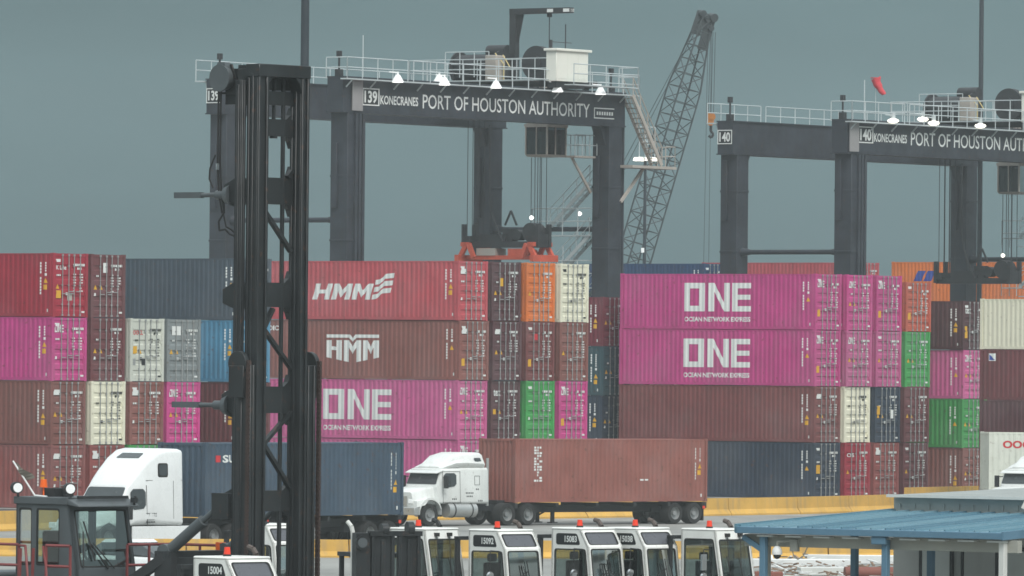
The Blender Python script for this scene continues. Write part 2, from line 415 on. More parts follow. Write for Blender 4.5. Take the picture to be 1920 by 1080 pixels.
def logo_one():
    m = MB(); ox = -LC / 2 - 2.07
    add_polys(m, one_polys(4.15, 1.48), lambda a, b: (ox + a, .93 + b, 0))
    add_text(m, 'OCEAN NETWORK EXPRESS', lambda a, b: (a, b, 0), ox + .02, ox + 4.13, .40, .65, .035)
    return m
def logo_hmm():
    m = MB(); x0 = -8.85; z0 = .99; h = .78; sl = .30
    def put(polys, ox, w_):
        add_polys(m, [[(ox + a * w_ + sl * b * h, z0 + b * h) for a, b in p] for p in polys], _p2)
    Hh = [rect(0, 0, .30, 1), rect(.70, 0, 1, 1), rect(.30, .38, .70, .62)]
    Mm = [rect(0, 0, .27, 1), rect(.73, 0, 1, 1), [(.27, 1), (.27, .55), (.5, .12), (.5, .58)], [(.5, .58), (.5, .12), (.73, .55), (.73, 1)]]
    put(Hh, x0, 1.02); put(Mm, x0 + 1.14, 1.12); put(Mm, x0 + 2.38, 1.12)
    for i in range(3):
        zb = z0 + .02 + i * .36; xs = x0 + 3.62 + i * .10; up = [(0, 0), (.28, .04), (.46, .17), (.62, .30), (1.14, .34)]
        for (a, b), (c, d) in zip(up[:-1], up[1:]):
            add_polys(m, [[(xs + a, zb + b - .02), (xs + c, zb + d - .02), (xs + c + .05, zb + d + .22), (xs + a + .05, zb + b + .22)]], _p2)
    return m
def logo_hmm_old():
    m = MB(); x0 = -8.03; W = 3.17
    zb = lambda a: 1.06 - .27 * (1 - abs(a - .5) * 2)
    zt = 1.90
    def bar(a0, a1): add_polys(m, [[(x0 + a0 * W, zb(a0)), (x0 + a1 * W, zb(a1)), (x0 + a1 * W, zt), (x0 + a0 * W, zt)]], _p2)
    for a0, a1 in ((0, .10), (.19, .29), (.33, .43), (.57, .66), (.70, .79), (.90, 1)): bar(a0, a1)
    add_polys(m, [[(x0 + .10 * W, 1.42), (x0 + .19 * W, 1.40), (x0 + .19 * W, 1.58), (x0 + .10 * W, 1.60)]], _p2)
    for l, c, r in ((.43, .5, .57), (.79, .845, .90)):
        add_polys(m, [[(x0 + l * W, zt), (x0 + l * W, 1.55), (x0 + c * W, 1.22), (x0 + c * W, 1.58)], [(x0 + c * W, 1.58), (x0 + c * W, 1.22), (x0 + r * W, 1.55), (x0 + r * W, zt)]], _p2)
    add_polys(m, [[(x0, 2.02), (x0 + .45 * W, 2.02), (x0 + .45 * W, 2.18), (x0, 2.18)], [(x0 + .55 * W, 2.02), (x0 + W, 2.02), (x0 + W, 2.18), (x0 + .55 * W, 2.18)],
                  [(x0 + .45 * W, 2.18), (x0 + .43 * W, 2.02), (x0 + .5 * W, 1.82), (x0 + .5 * W, 2.0)], [(x0 + .5 * W, 2.0), (x0 + .5 * W, 1.82), (x0 + .57 * W, 2.02), (x0 + .55 * W, 2.18)]], _p2)
    return m
def logo_text(body, x0, x1, z0, z1, bold=.01):
    m = MB(); add_text(m, body, lambda a, b: (a, b, 0), x0, x1, z0, z1, bold); return m
def logo_slash():
    m = MB()
    for ox in (0, .78):
        add_polys(m, [[(ox, 0), (ox + .62, 0), (ox + .98, .68), (ox + .36, .68)]], _p2)
    m.v = [(-LC + 1.72 + a, 1.62 + b, 0) for a, b, _ in m.v]; return m
def side_marks(seed, H):
    """small vertical lines of numbers near the door end of the long side"""
    r = random.Random(seed); m = MB(); y = MB()
    zz = H - .42
    for k in range(11):
        if k != 4: add_polys(m, [rect(-.80, zz - .105, -.73, zz)], _p2)
        zz -= .135
    zz = H - .42
    for k in range(r.choice((4, 6, 7))): add_polys(m, [rect(-.50, zz - .08, -.44, zz)], _p2); zz -= .115
    add_polys(m, [rect(-.52, zz - .16, -.42, zz - .04)], _p2)
    z2 = zz - r.uniform(.05, .2)
    add_polys(y, [[(-.60, z2 - .42), (-.36, z2 - .42), (-.48, z2 - .2)]], _p2)
    if r.random() < .6: add_polys(y, [rect(-.62, z2 - .72, -.40, z2 - .5)], _p2)
    add_polys(m, [rect(-.40, .22, -.33, .36)], _p2)
    return m, y

def door_marks(seed, H):
    r = random.Random(seed); m = MB(); y = MB(); fn = lambda a, b: (0, a, b)
    def row(y0, y1, z, h, skip=.18):
        p = y0
        while p < y1:
            q = min(y1, p + r.uniform(.05, .13))
            if r.random() > skip: m.face([fn(p, z), fn(q, z), fn(q, z + h), fn(p, z + h)])
            p = q + .03
    row(1.42, 2.22, H * .80, .11, .12); row(1.70, 2.0, H * .745, .10, .1)
    for k in range(r.choice((5, 7, 8))):
        row(1.42, 1.62, H * .66 - k * .125, .06, .2); row(1.86, 2.12, H * .66 - k * .125, .06, .25)
    row(.25, .55, H * .64, .08, .3) if r.random() < .5 else None
    if r.random() < .6:
        y0 = .20
        for k in range(r.choice((1, 2))): y.face([fn(y0, H * .44), fn(y0 + .24, H * .44), fn(y0 + .12, H * .44 + .22)]); y0 += .40
    if r.random() < .5:
        a = r.choice((.2, 1.95)); y.face([fn(a, H * .24), fn(a + .26, H * .24), fn(a + .26, H * .24 + .36), fn(a, H * .24 + .36)])
    a = r.choice((.22, .72, .9)); m.face([fn(a, H * .34), fn(a + .14, H * .34), fn(a + .14, H * .34 + .13), fn(a, H * .34 + .13)])
    m.face([fn(2.02, .20), fn(2.24, .20), fn(2.24, .28), fn(2.02, .28)])
    if r.random() < .4: m.face([fn(.2, H * .86), fn(.52, H * .86), fn(.52, H * .86 + .13), fn(.2, H * .86 + .13)])
    return m, y

_pc = {}
def protos(H):
    if H in _pc: return _pc[H]
    d = {}
    f = MB(); L_, W_ = LC, WC
    for y0, y1 in ((.0, .16), (W_ - .16, W_)):
        f.box(-.10, 0, y0, y1, .118, H - .118); f.box(-L_, -L_ + .14, y0, y1, .118, H - .118)
    for y0, y1 in ((.018, .10), (W_ - .10, W_ - .018)):
        f.box(-L_ + .178, -.178, y0, y1, .02, .165); f.box(-L_ + .178, -.178, y0, y1, H - .085, H - .02)
    f.box(-.10, -.012, .162, W_ - .162, .02, .14); f.box(-.10, -.012, .162, W_ - .162, H - .15, H - .02)
    f.box(-L_ + .012, -L_ + .10, .162, W_ - .162, .02, .14); f.box(-L_ + .012, -L_ + .10, .162, W_ - .162, H - .12, H - .02)
    for x0 in (-.172, -L_ - .006):
        for y0 in (-.006, W_ - .156):
            for z0 in (0, H - .118): f.box(x0, x0 + .178, y0, y0 + .162, z0, z0 + .118)
    d['frame'] = f.mesh('container_frame', [None])
    for nm, far in (('side', False), ('side_far', True)):
        s = MB(); xs = [-L_ + .10] + knots(-L_ + .1, -.10) + [-.10]
        yy = (lambda x: W_ - prof(x)) if far else prof
        for a, b in zip(xs[:-1], xs[1:]): s.face([(a, yy(a), .15), (b, yy(b), .15), (b, yy(b), H - .07), (a, yy(a), H - .07)])
        d[nm] = s.mesh('container_side_wall', [None])
    s = MB(); ys = [.14] + [.14 + k * .07 for k in range(1, 31)] + [W_ - .14]
    for i, (a, b) in enumerate(zip(ys[:-1], ys[1:])):
        fx = lambda y: -L_ + (.02 if int((y - .14) / .07 + .01) % 4 in (0, 1) else .055)
        s.face([(fx(a), a, .13), (fx(b), b, .13), (fx(b), b, H - .1), (fx(a), a, H - .1)])
    d['end'] = s.mesh('container_end_wall', [None])
    s = MB(); xs = [-L_ + .1] + [-L_ + .1 + k * .2 for k in range(1, 60)] + [-.1]
    for i, (a, b) in enumerate(zip(xs[:-1], xs[1:])):
        fz = lambda x: H - .028 - (.02 if int((x + L_ - .1) / .2 + .01) % 2 else 0)
        s.face([(a, .06, fz(a)), (b, .06, fz(b)), (b, W_ - .06, fz(b)), (a, W_ - .06, fz(a))])
    d['roof'] = s.mesh('container_roof', [None])
    s = MB(); s.box(-L_ + .1, -.1, .1, W_ - .1, .09, .14); d['floor'] = s.mesh('container_floor', [None])
    for side in (0, 1):
        y0, y1 = (.165, W_ / 2 - .008) if side == 0 else (W_ / 2 + .008, W_ - .165)
        z0, z1 = .145, H - .155; g = MB()
        zs = [(z0, -.030), (z0 + .14, -.030)]; n = 5; hh = (z1 - z0 - .28) / n
        for k in range(n):
            b = z0 + .14 + k * hh; zs += [(b + .05, -.062), (b + hh * .42, -.062), (b + hh * .42 + .05, -.030), (b + hh - .0, -.030)]
        zs += [(z1, -.030)]
        for (za, xa), (zb, xb) in zip(zs[:-1], zs[1:]): g.face([(xa, y0 + .06, za), (xa, y1 - .06, za), (xb, y1 - .06, zb), (xb, y0 + .06, zb)])
        g.box(-.08, -.026, y0, y0 + .06, z0, z1); g.box(-.08, -.026, y1 - .06, y1, z0, z1)
        yh = y0 if side == 0 else y1
        for k in range(4):
            zc = z0 + .25 + k * (z1 - z0 - .5) / 3; g.box(-.03, .006, yh - .05, yh + .05, zc - .06, zc + .06)
        d['door%d' % side] = g.mesh('container_door', [None])
    bars = []
    for fr in (.262, .442, .598, .772):
        g = MB(); yb = fr * W_
        g.cyl((.012, yb, .06), (.012, yb, H - .06), .021, 8)
        for zc in (.09, H - .09): g.box(-.012, .03, yb - .05, yb + .05, zc - .045, zc + .045)
        for zc in (H * .2, H * .5, H * .8): g.box(-.028, .02, yb - .045, yb + .045, zc - .03, zc + .03)
        bars.append(g.mesh('container_locking_bar', [GALV]))
    d['bars'] = bars; hs = []
    for side, ys in ((0, (.262, .442)), (1, (.598, .772))):
        for k, fr in enumerate(ys):
            g = MB(); yb = fr * W_; g.box(.014, .038, yb, yb + (.30 if side == 0 else -.30), H * .36 + k * .10, H * .36 + k * .10 + .035)
            hs.append(g.mesh('container_handle', [GALV]))
    d['handles'] = hs
    _pc[H] = d; return d

def mark(name, me, r):
    o = link(name, me, r); o['kind'] = 'stuff'; return o

def slot(o, m):
    o.material_slots[0].link = 'OBJECT'; o.material_slots[0].material = m; return o

_mk = {}
def cached(key, make):
    if key not in _mk: _mk[key] = make()
    return _mk[key]

HC, STD = 2.896, 2.591
NCONT = 0
CLIST = []
def container(p, rz, H, paint, label, logo=None, dlogo=None, extra=None, group=None, detail=True, dark=False, yaw=0, number=None):
    global NCONT
    NCONT += 1; rnd = random.Random(NCONT * 13 + 5)
    d = protos(H); m = PAINT[paint]
    r = thing('shipping_container', label, 'container', p, rz + yaw, group)
    for k, nm in (('frame', 'frame'), ('side', 'side_wall'), ('side_far', 'side_wall'), ('end', 'end_wall'), ('roof', 'roof')):
        slot(link(nm, d[k], r), m)
    slot(link('floor', d['floor'], r), CHASSIS)
    for s in (0, 1):
        dr = slot(link('door', d['door%d' % s], r), m)
        for i in (0, 1): link('locking_bar', d['bars'][s * 2 + i], dr); link('handle', d['handles'][s * 2 + i], dr)
    tone = rnd.random()
    for ch in r.children:
        ch['tone'] = tone
    if not detail: return r
    dk = BLACKM if paint in ('cream', 'offwhite') else WHITE
    if paint != 'cream':
        sv = rnd.randrange(3)
        if paint != 'offwhite':
            a = cached(('sm', sv, H), lambda: flat_mesh('side_marking', side_marks(sv, H)[0], WHITE))
            b = cached(('sy', sv, H), lambda: flat_mesh('warning_label', side_marks(sv, H)[1], YEL))
            mark('marking', a, r); mark('warning_label', b, r)
    dv = rnd.randrange(7)
    def dm(i):
        q = door_marks(dv * 7 + 1, H)[i]; q.v = [(-.020, y, z) for _, y, z in q.v]; return q
    mark('marking', cached(('dm', dv, H, dk.name), lambda: dm(0).mesh('door_marking', [dk])), r)
    if dm(1).f and paint != 'cream': mark('warning_label', cached(('dy', dv, H), lambda: dm(1).mesh('door_label', [YEL])), r)
    if logo:
        fn, lm = logo; link('logo', cached((fn.__name__ if hasattr(fn, '__name__') else str(fn), lm.name, number), lambda: flat_mesh('logo', fn(), lm)), r)
    if dlogo:
        kind, lm = dlogo; g = MB()
        if kind == 'one': add_polys(g, one_polys(.62, .34), lambda a, b: (-.019, .20 + a, H * .76 + b))
        elif kind == 'box': g.face([(-.019, .2, H * .78), (-.019, .66, H * .78), (-.019, .66, H * .78 + .24), (-.019, .2, H * .78 + .24)])
        elif kind == 'bigbox': g.face([(-.019, .36, H * .74), (-.019, 1.0, H * .74), (-.019, 1.0, H * .74 + .42), (-.019, .36, H * .74 + .42)])
        else:
            hgt, wid = (.32, .58) if kind == 'tex' else (.20, .70)
            add_text(g, kind, lambda a, b: (-.019, a, b), .22, .22 + wid, H * .74, H * .74 + hgt, .02)
        g.build('logo', lm, r)
    if extra:
        for (y0, z0, y1, z1, em) in extra:
            g = MB(); g.face([(-.018, y0, z0), (-.018, y1, z0), (-.018, y1, z1), (-.018, y0, z1)]); g.build('placard', em, r)
    return r

ONE = (logo_one, WHITE); DONE = ('one', WHITE)
G = 'containers stacked in the yard'
PITCH_W = 2.75
def stack(wo, uo, z0, items, yaw=0):
    z = z0
    for it in items:
        H, paint, label, kw = it
        j = random.Random(len(label) * 7 + int(wo * 10)); du = j.uniform(-.05, .05); dw = j.uniform(-.03, .03)
        container(yard(wo + dw, uo + du, z), TH, H, paint, label, group=G, yaw=yaw + j.uniform(-.002, .002), **kw); z += H
K = dict
# far left block
stack(0, 0, 0, [
 (HC, 'redbrown', 'red brown container at the bottom of the far left stack, behind the flag', K(dlogo=('box', WHITE))),
 (HC, 'brown', 'brown container under the magenta one in the far left stack', K(dlogo=('box', WHITE))),
 (HC, 'magenta', 'magenta container between a red and a brown one in the far left stack', K(dlogo=DONE)),
 (HC, 'red', 'bright red container on top of the far left stack', K(dlogo=('K Line', WHITE), extra=[(.22, .85, .56, 1.2, YEL), (1.0, .75, 1.35, 1.1, CABINET)]))])
stack(PITCH_W, 0, 0, [
 (HC, 'redbrown', 'dark red container end just left of the white high-roof truck cab, under a cream one', K(dlogo=('box', WHITE))),
 (HC, 'cream', 'cream container end in the third row up, two along from the far left stack', K()),
 (HC, 'maroon', 'dark maroon container end on a cream one, left of the red lettered end', K()),
 (HC, 'maroon', 'maroon container end with a white placard, right of the bright red top container', K(extra=[(.86, 2.05, 1.16, 2.5, WHITE)]))])
stack(2 * PITCH_W, 0, 0, [
 (HC, 'green', 'green container showing only its top edge above the white truck cab', K()),
 (HC, 'brown', 'brown container end between a cream and a magenta end', K(dlogo=('box', WHITE))),
 (HC, 'offwhite', 'off white container end with red lettering, left of the plain grey end', K(dlogo=('OOCL', REDM), extra=[(.22, 1.3, .50, 1.62, YEL), (.22, .75, .4, 1.05, GALV), (.85, .75, 1.1, 1.05, BLACKM)]))])
stack(3 * PITCH_W, 0, 0, [
 (HC, 'brown', 'brown container at the foot of the stack behind the steel blue trailer container', K()),
 (HC, 'magenta', 'magenta container end beneath the grey container end', K(dlogo=DONE)),
 (HC, 'grey', 'grey container end with a white square sticker on top of its stack', K(dlogo=('bigbox', WHITE)))])
stack(5 * PITCH_W - .35, 0, 0, [
 (HC, 'brown', 'bottom container of the stack under the sky blue one, behind the black mast', K()),
 (HC, 'maroon', 'maroon container under the sky blue one, left of the black mast', K()),
 (HC, 'blue', 'sky blue container with yellow labels left of the black mast', K()),
 (HC, 'slate', 'long slate blue container on top of the row left of the black mast', K())])
# centre block
CW = 30.0; CZ = .17
stack(CW, -.35, CZ, [
 (HC, 'pink', 'faded pink container low behind the white day cab truck', K(dlogo=DONE)),
 (HC, 'pink', 'magenta ocean line container right of the black mast, under two red and brown ones', K(logo=ONE, dlogo=DONE)),
 (HC, 'brown', 'brown container with a white old style emblem, below the red lettered one', K(logo=(logo_hmm_old, WHITE), dlogo=('box', WHITE))),
 (HC, 'rosered', 'red container with slanted white lettering and flag emblem on top of the centre stack', K(logo=(logo_hmm, WHITE), dlogo=('box', WHITE)))], .024)
stack(CW + PITCH_W, -.35, CZ, [
 (HC, 'maroon2', 'dark container at the foot of its stack behind the clay brown trailer container', K()),
 (HC, 'maroon2', 'dark maroon container end with white three letter mark, left of the green end', K(dlogo=('tex', WHITE), extra=[(.1, 1.25, .42, 1.5, YEL)])),
 (HC, 'maroon2', 'dark maroon container end in the middle of the stack beside the brown emblem container', K(dlogo=('box', WHITE))),
 (HC, 'maroon2', 'dark maroon container end on top, between red lettered container and orange end', K(extra=[(.66, 1.7, .96, 2.1, YEL)]))], .024)
stack(CW + 2 * PITCH_W, -.35, CZ, [
 (HC, 'maroon', 'bottom container under the green end in the centre, behind the clay brown trailer container', K()),
 (HC, 'green', 'green container end in the centre beside a magenta end', K()),
 (HC, 'brown2', 'brown container end between an orange end above and a green end below', K(extra=[(.66, 2.0, 1.0, 2.3, REDM)])),
 (HC, 'orange', 'bright orange container end on top, under the orange red spreader', K())], .024)
stack(CW + 3 * PITCH_W, -.35, CZ, [
 (HC, 'maroon', 'bottom container under the magenta end in the centre, behind the clay brown trailer container', K()),
 (HC, 'magenta', 'magenta container end in the centre, right of the green one', K(dlogo=DONE)),
 (HC, 'brown', 'brown container end under the cream top end', K()),
 (HC, 'cream', 'cream container end on top beside the orange one', K())], .024)
# right block
RW = 58.9; RU = -1.5
stack(RW, RU, 0, [
 (HC, 'navy', 'long navy container at the foot of the right block, above the yellow barrier', K(extra=[(.2, 1.3, .56, 1.75, YEL)])),
 (HC, 'brown2', 'long brown container without lettering in the right block', K(dlogo=('box', WHITE))),
 (HC, 'magenta', 'magenta ocean line container lying on the long brown one', K(logo=ONE, dlogo=DONE)),
 (HC, 'magenta', 'magenta ocean line container on top of the right block, under the sky', K(logo=ONE, dlogo=DONE))], .024)
stack(RW + PITCH_W, RU, 0, [
 (HC, 'red', 'crimson container end at the bottom, under the cream end of the right block', K(dlogo=('OS', WHITE))),
 (HC, 'cream', 'cream container end in the right block under two magenta ends', K()),
 (HC, 'pink', 'magenta container end directly on the cream end of the right block', K(dlogo=DONE)),
 (HC, 'magenta', 'middle one of three magenta ends along the top of the right block', K(dlogo=DONE))], .024)
stack(RW + 2 * PITCH_W, RU, 0, [
 (HC, 'redbrown', 'brown red container end at the bottom, under the navy end', K(dlogo=('box', WHITE))),
 (HC, 'navy', 'navy container end with a yellow and white sticker between the cream and maroon ends', K(extra=[(.2, 1.45, .5, 1.9, YEL), (1.5, 1.25, 1.8, 1.7, WHITE)])),
 (HC, 'pink', 'magenta container end left of the bright green end, above navy', K()),
 (HC, 'magenta', 'magenta container end on top, next to the lower orange red end', K(dlogo=DONE))], .024)
stack(RW + 3 * PITCH_W, RU, 0, [
 (HC, 'maroon', 'maroon container end at the bottom right, left of the brown long side', K()),
 (HC, 'maroon', 'maroon container end beneath the bright green end', K()),
 (HC, 'green', 'bright green container end beneath the orange red end', K()),
 (STD, 'orangered', 'orange red container end on top of the bright green end', K())], .024)
stack(RW + 5 * PITCH_W, RU, 0, [
 (STD, 'brown', 'brown container at the bottom of the rightmost end stack, under the green one', K()),
 (STD, 'green', 'vivid green container showing side and dark end at the right, above the brown one', K()),
 (STD, 'pink', 'magenta container in the set back stack between dark brown and vivid green', K(dlogo=DONE)),
 (STD, 'maroon2', 'dark brown container with white three letter mark on top of the set back stack', K(dlogo=('tex', WHITE), extra=[(.1, 1.0, .42, 1.25, YEL)]))], .024)
# second bay of the right block, seen in the gap
stack(RW, RU + LC + 1.35, 0, [
 (STD, 'teal', 'lowest dark container in the narrow gap beside the brown long container', K()),
 (STD, 'navy', 'dark navy container end in the shaded gap left of the long brown container', K()),
 (STD, 'teal', 'dark teal container end in the shaded gap below the dark red end', K()),
 (STD, 'crimson', 'dark red container end in the gap left of the magenta ocean line containers', K())], .024)  # the dark red top end has the gap's shade painted in
# block standing forward at the right edge
pF = at(1843, 0, 385); pF.z = 0; pF = pF + ND * LC
slabF = MB()
def fstack(items):
    z = 0
    for H, paint, label, kw in items:
        container(Vector((pF.x, pF.y, z)), TH, H, paint, label, group=G, **kw); z += H
fstack([(STD, 'maroon', 'maroon container at the foot of the right edge stack, behind the pale trailer container', K()),
 (STD, 'maroon2', 'lower of two dark maroon long containers at the right edge', K()),
 (STD, 'maroon', 'dark maroon long container with a small blue and white emblem, under the cream one', K()),
 (STD, 'cream', 'long cream container on top at the right edge', K())])
# far row behind the cranes
def farstack(px, D, hs, paint, label, logo=None):
    p = at(px, 0, D); z = 0
    for i, H in enumerate(hs):
        top = i == len(hs) - 1
        container(Vector((p.x, p.y, z)), TH, H, paint if top else 'maroon2', label if top else 'container low in the far row, hidden by the stacks before it',
                  logo=logo if top else None, group=G if top else 'containers hidden low in the far row', detail=top); z += H
farstack(1325, 470, (STD, STD, STD, STD, HC), 'navy2', 'far navy container seen above the magenta top container, behind the lattice boom')
farstack(1613, 480, (STD, STD, STD, HC, HC), 'rosered', 'far dull red container seen between the legs of the right gantry crane')
farstack(1968, 490, (STD, STD, HC, HC, HC), 'orange', 'far bright orange container with blue slanted emblem behind the right gantry crane', (logo_slash, BLUEM))

# ------------------------------------------------------------------ rubber tyred gantry cranes
def proj(P):
    d = Vector(P) - CAM; z = d.dot(fwd); return 960 + F * d.dot(cr) / z, 540 - F * d.dot(cu) / z

RZC = math.atan2(WD.y, WD.x)          # crane local: X along the row (span), Y along the containers, away
def rail_run(mb, pts, h=1.1, step=1.5, r=.029, mid=True):
    """posts and two rails along a polyline"""
    for a, b in zip(pts[:-1], pts[1:]):
        a = Vector(a); b = Vector(b); n = max(1, round((b - a).length / step))
        for i in range(n + 1):
            p = a.lerp(b, i / n); mb.cyl(p, p + Vector((0, 0, h)), r, 5, cap=False)
        for hh in ((h, h * .52) if mid else (h,)): mb.cyl(a + Vector((0, 0, hh)), b + Vector((0, 0, hh)), r, 5, cap=False)
    return mb

def gantry(base, Ht, num, tx, zs, label, floods, lampm, WB=8.2, ztie=14.35, davit=True, tdx=-.38, tdz=0):
    SP, LW, GH = 23.5, 1.12, 1.78
    t = thing('gantry_crane', label, 'gantry crane', base, RZC, 'yard gantry cranes')
    def wp(x, y, z): return Vector(base) + WD * x + UD * y + Vector((0, 0, z))
    def lx(px, y, z):
        a, b = -10.0, 45.0
        for _ in range(40):
            c = (a + b) / 2
            if proj(wp(c, y, z))[0] < px: a = c
            else: b = c
        return a
    def ly(px, x, z):
        a, b = -12.0, 20.0
        for _ in range(40):
            c = (a + b) / 2
            if proj(wp(x, c, z))[0] > px: a = c
            else: b = c
        return a
    zg = Ht - GH
    for x in (0, SP):
        for y in (0, WB):
            m = MB(); h = LW / 2
            m.box(x - h, x + h, y - h, y + h, 2.0, zg)
            s = 1 if x == 0 else -1
            m.hexa([(x + s * h, y - .3, zg - 1.1), (x + s * (h + .02), y - .3, zg - 1.1), (x + s * (h + .02), y + .3, zg - 1.1), (x + s * h, y + .3, zg - 1.1),
                    (x + s * h, y - .3, zg), (x + s * (h + .55), y - .3, zg), (x + s * (h + .55), y + .3, zg), (x + s * h, y + .3, zg)])
            for zz in (5.2, 9.4, 13.2, 16.6): m.box(x - h - .03, x + h + .03, y - h - .03, y + h + .03, zz, zz + .12)
            m.box(x - h - .16, x - h - .0, y + .05, y + .35, 15.0, 18.4)
            m.build('leg', CRANE, t, bevel=.03, seg=1)
            for q in (-.85, .85):
                wq = MB(); wq.cyl((x - .28, y + q, .62), (x + .28, y + q, .62), .62, 20)
                wq.cyl((x - .30, y + q, .62), (x + .30, y + q, .62), .30, 12, mi=1); wq.build('wheel', [RUBBER, CRANE], t)
        m = MB(); m.box(x - .45, x + .45, -.6, WB + .6, 1.2, 2.0)
        for y in (0, WB): m.box(x - .40, x + .40, y - 1.2, y + 1.2, .7, 1.2)
        m.build('sill_beam', CRANE, t, bevel=.03, seg=1)
        m = MB(); m.cyl((x, .55, ztie), (x, WB - .55, ztie), .14, 10)
        for y, s in ((.57, 1), (WB - .57, -1)): m.cyl((x, y, ztie), (x, y + s * .6, ztie), .26, 10, r2=.14)
        m.build('tie_pipe', CRANE, t)
    for y in (0, WB):
        m = MB(); m.box(-.95, SP + .95, y - .52, y + .52, zg, Ht)
        m.box(-.97, SP + .97, y - .60, y + .60, Ht, Ht + .07); m.box(-.97, SP + .97, y - .60, y + .60, zg - .06, zg)
        m.build('girder', CRANE, t)
        m = MB(); yo = -1.05 if y == 0 else WB + .62
        m.box(-1.3, SP + 1.6, yo, yo + .43, Ht - .12, Ht - .05)
        for k in range(13): xx = -.8 + k * 2.05; m.beam((xx, yo + .05, Ht - .15), (xx, yo + (.43 if y == 0 else .0), Ht - .5), .06, .06)
        m.build('walkway', RAILM, t)
        m = MB(); yr = -1.03 if y == 0 else WB + 1.03
        x0, x1 = -1.25, SP + 1.55
        gap = (4.0, 4.5); pts = [(x0, yr, Ht - .05), (gap[0], yr, Ht - .05)]
        rail_run(m, pts); rail_run(m, [(gap[1], yr, Ht - .05), (x1, yr, Ht - .05)])
        if y == 0:
            rail_run(m, [(x0, yr, Ht - .05), (x0, yr + 1.4, Ht - .05)], step=1.4); rail_run(m, [(x1, yr, Ht - .05), (x1, yr + 1.4, Ht - .05)], step=1.4)
        m.build('handrail', RAILM, t)
    # dark antenna posts and bumpers at the girder ends
    for x, y in ((-.5, .1), (-.5, WB), (SP + .6, .2)):
        m = MB(); m.box(x - .16, x + .16, y - .16, y + .16, Ht + .07, Ht + .45); m.cyl((x, y, Ht + .4), (x, y, Ht + 1.25), .06, 6); m.box(x - .12, x + .12, y - .1, y + .1, Ht + 1.1, Ht + 1.42)
        m.build('sensor_post', CRANED, t)
    m = MB(); m.cyl((.9, -.4, Ht), (.9, -.4, Ht + 2.3), .03, 6); m.build('aerial', RAILM, t)
    # vertical cable trays beside the front left leg, pale plate on the girder end
    for k in range(3):
        m = MB(); m.box(-.02 + k * .30, .18 + k * .30, -.70, -.561, 2.2, zg - .10); m.build('cable_tray', CRANE, t)
    m = MB(); m.box(tdx + .10, tdx + .98, -.66, -.603, zg + .05, Ht - .1); m.build('end_plate', CRANEW, t)
    # lettering on the near girder
    yf = -.523
    def L(px, z=Ht - 1): return lx(px, yf, z)
    def fx(a, b): return (a, yf - .012, b)
    # positions along the girder, metres from the front left leg
    xa = [q_ + tdx for q_ in (1.05, 2.55, 2.65, 5.95, 6.35, 21.5, 21.9, 23.8)]; HT_ = Ht; Ht = Ht + tdz
    m = MB(); m.box(xa[0], xa[1], yf - .02, yf - .002, Ht - 1.42, Ht - .50)
    pl = m.build('number_plate', [BLACKM], t)
    g = MB()
    for p in (rect(xa[0], Ht - 1.42, xa[1], Ht - 1.36), rect(xa[0], Ht - .56, xa[1], Ht - .50), rect(xa[0], Ht - 1.36, xa[0] + .10, Ht - .56), rect(xa[1] - .10, Ht - 1.36, xa[1], Ht - .56)):
        g.face([(a, yf - .028, b) for a, b in p])
    add_text(g, num, lambda a, b: (a, yf - .028, b), xa[0] + .2, xa[1] - .2, Ht - 1.29, Ht - .63, .03); g.build('number', WHITE, pl)
    g = MB(); add_text(g, 'KONECRANES', fx, xa[2], xa[3], Ht - 1.32, Ht - .84, .022); g.build('lettering', WHITE, t)['kind'] = 'stuff'
    g = MB(); add_text(g, 'PORT OF HOUSTON AUTHORITY', fx, xa[4], xa[5], Ht - 1.42, Ht - .66, .006); g.build('lettering', WHITE, t)['kind'] = 'stuff'
    g = MB()
    for p in (rect(xa[6], Ht - 1.44, xa[7], Ht - 1.38), rect(xa[6], Ht - .90, xa[7], Ht - .84), rect(xa[6], Ht - 1.38, xa[6] + .08, Ht - .9)): add_polys(g, [p], fx)
    for k in range(7): add_polys(g, [rect(xa[6] + .25 + k * .23, Ht - 1.24, xa[6] + .40 + k * .23, Ht - 1.05)], fx)
    g.build('load_sign', WHITE, t)
    Ht = HT_ + .1
    # number on the far left girder end
    m = MB(); xe = -.975; y0 = WB + .50; m.box(xe - .02, xe - .003, y0 - 1.0, y0, Ht - 1.35, Ht - .55); pe = m.build('number_plate', BLACKM, t)
    g = MB(); fe = lambda a, b: (xe - .028, y0 - a, b)
    for p in (rect(0, Ht - 1.35, 1.0, Ht - 1.30), rect(0, Ht - .60, 1.0, Ht - .55), rect(0, Ht - 1.3, .06, Ht - .6), rect(.94, Ht - 1.3, 1.0, Ht - .6)): add_polys(g, [p], fe)
    add_text(g, num, fe, .13, .87, Ht - 1.22, Ht - .68, .03); g.build('number', WHITE, pe)
    Ht = HT_
    # ---- trolley on top
    zt = Ht + .10
    m = MB()
    for dx in (-1.7, 1.5): m.box(tx + dx, tx + dx + .3, -.7, WB + .7, zt + .1, zt + .5)
    for y in (-.5, 2.2, 4.6, WB - .1): m.box(tx - 1.4, tx + 1.5, y, y + .22, zt + .14, zt + .46)
    for dx in (-1.55, 1.65):
        for y in (0, WB): m.cyl((tx + dx, y - .1, zt + .12), (tx + dx, y + .1, zt + .12), .2, 10)
    m.build('trolley_frame', CRANED, t)
    m = MB(); m.box(tx - 2.6, tx - 1.75, -.9, WB + .9, zt + .42, zt + .48); m.box(tx + 1.85, tx + 2.5, -.9, WB + .9, zt + .42, zt + .48); m.build('trolley_deck', RAILM, t)
    m = MB(); zz = zt + .48
    rail_run(m, [(tx - 2.55, -.85, zz), (tx - 2.55, WB + .85, zz), (tx + 2.45, WB + .85, zz)], 1.15, 1.2)
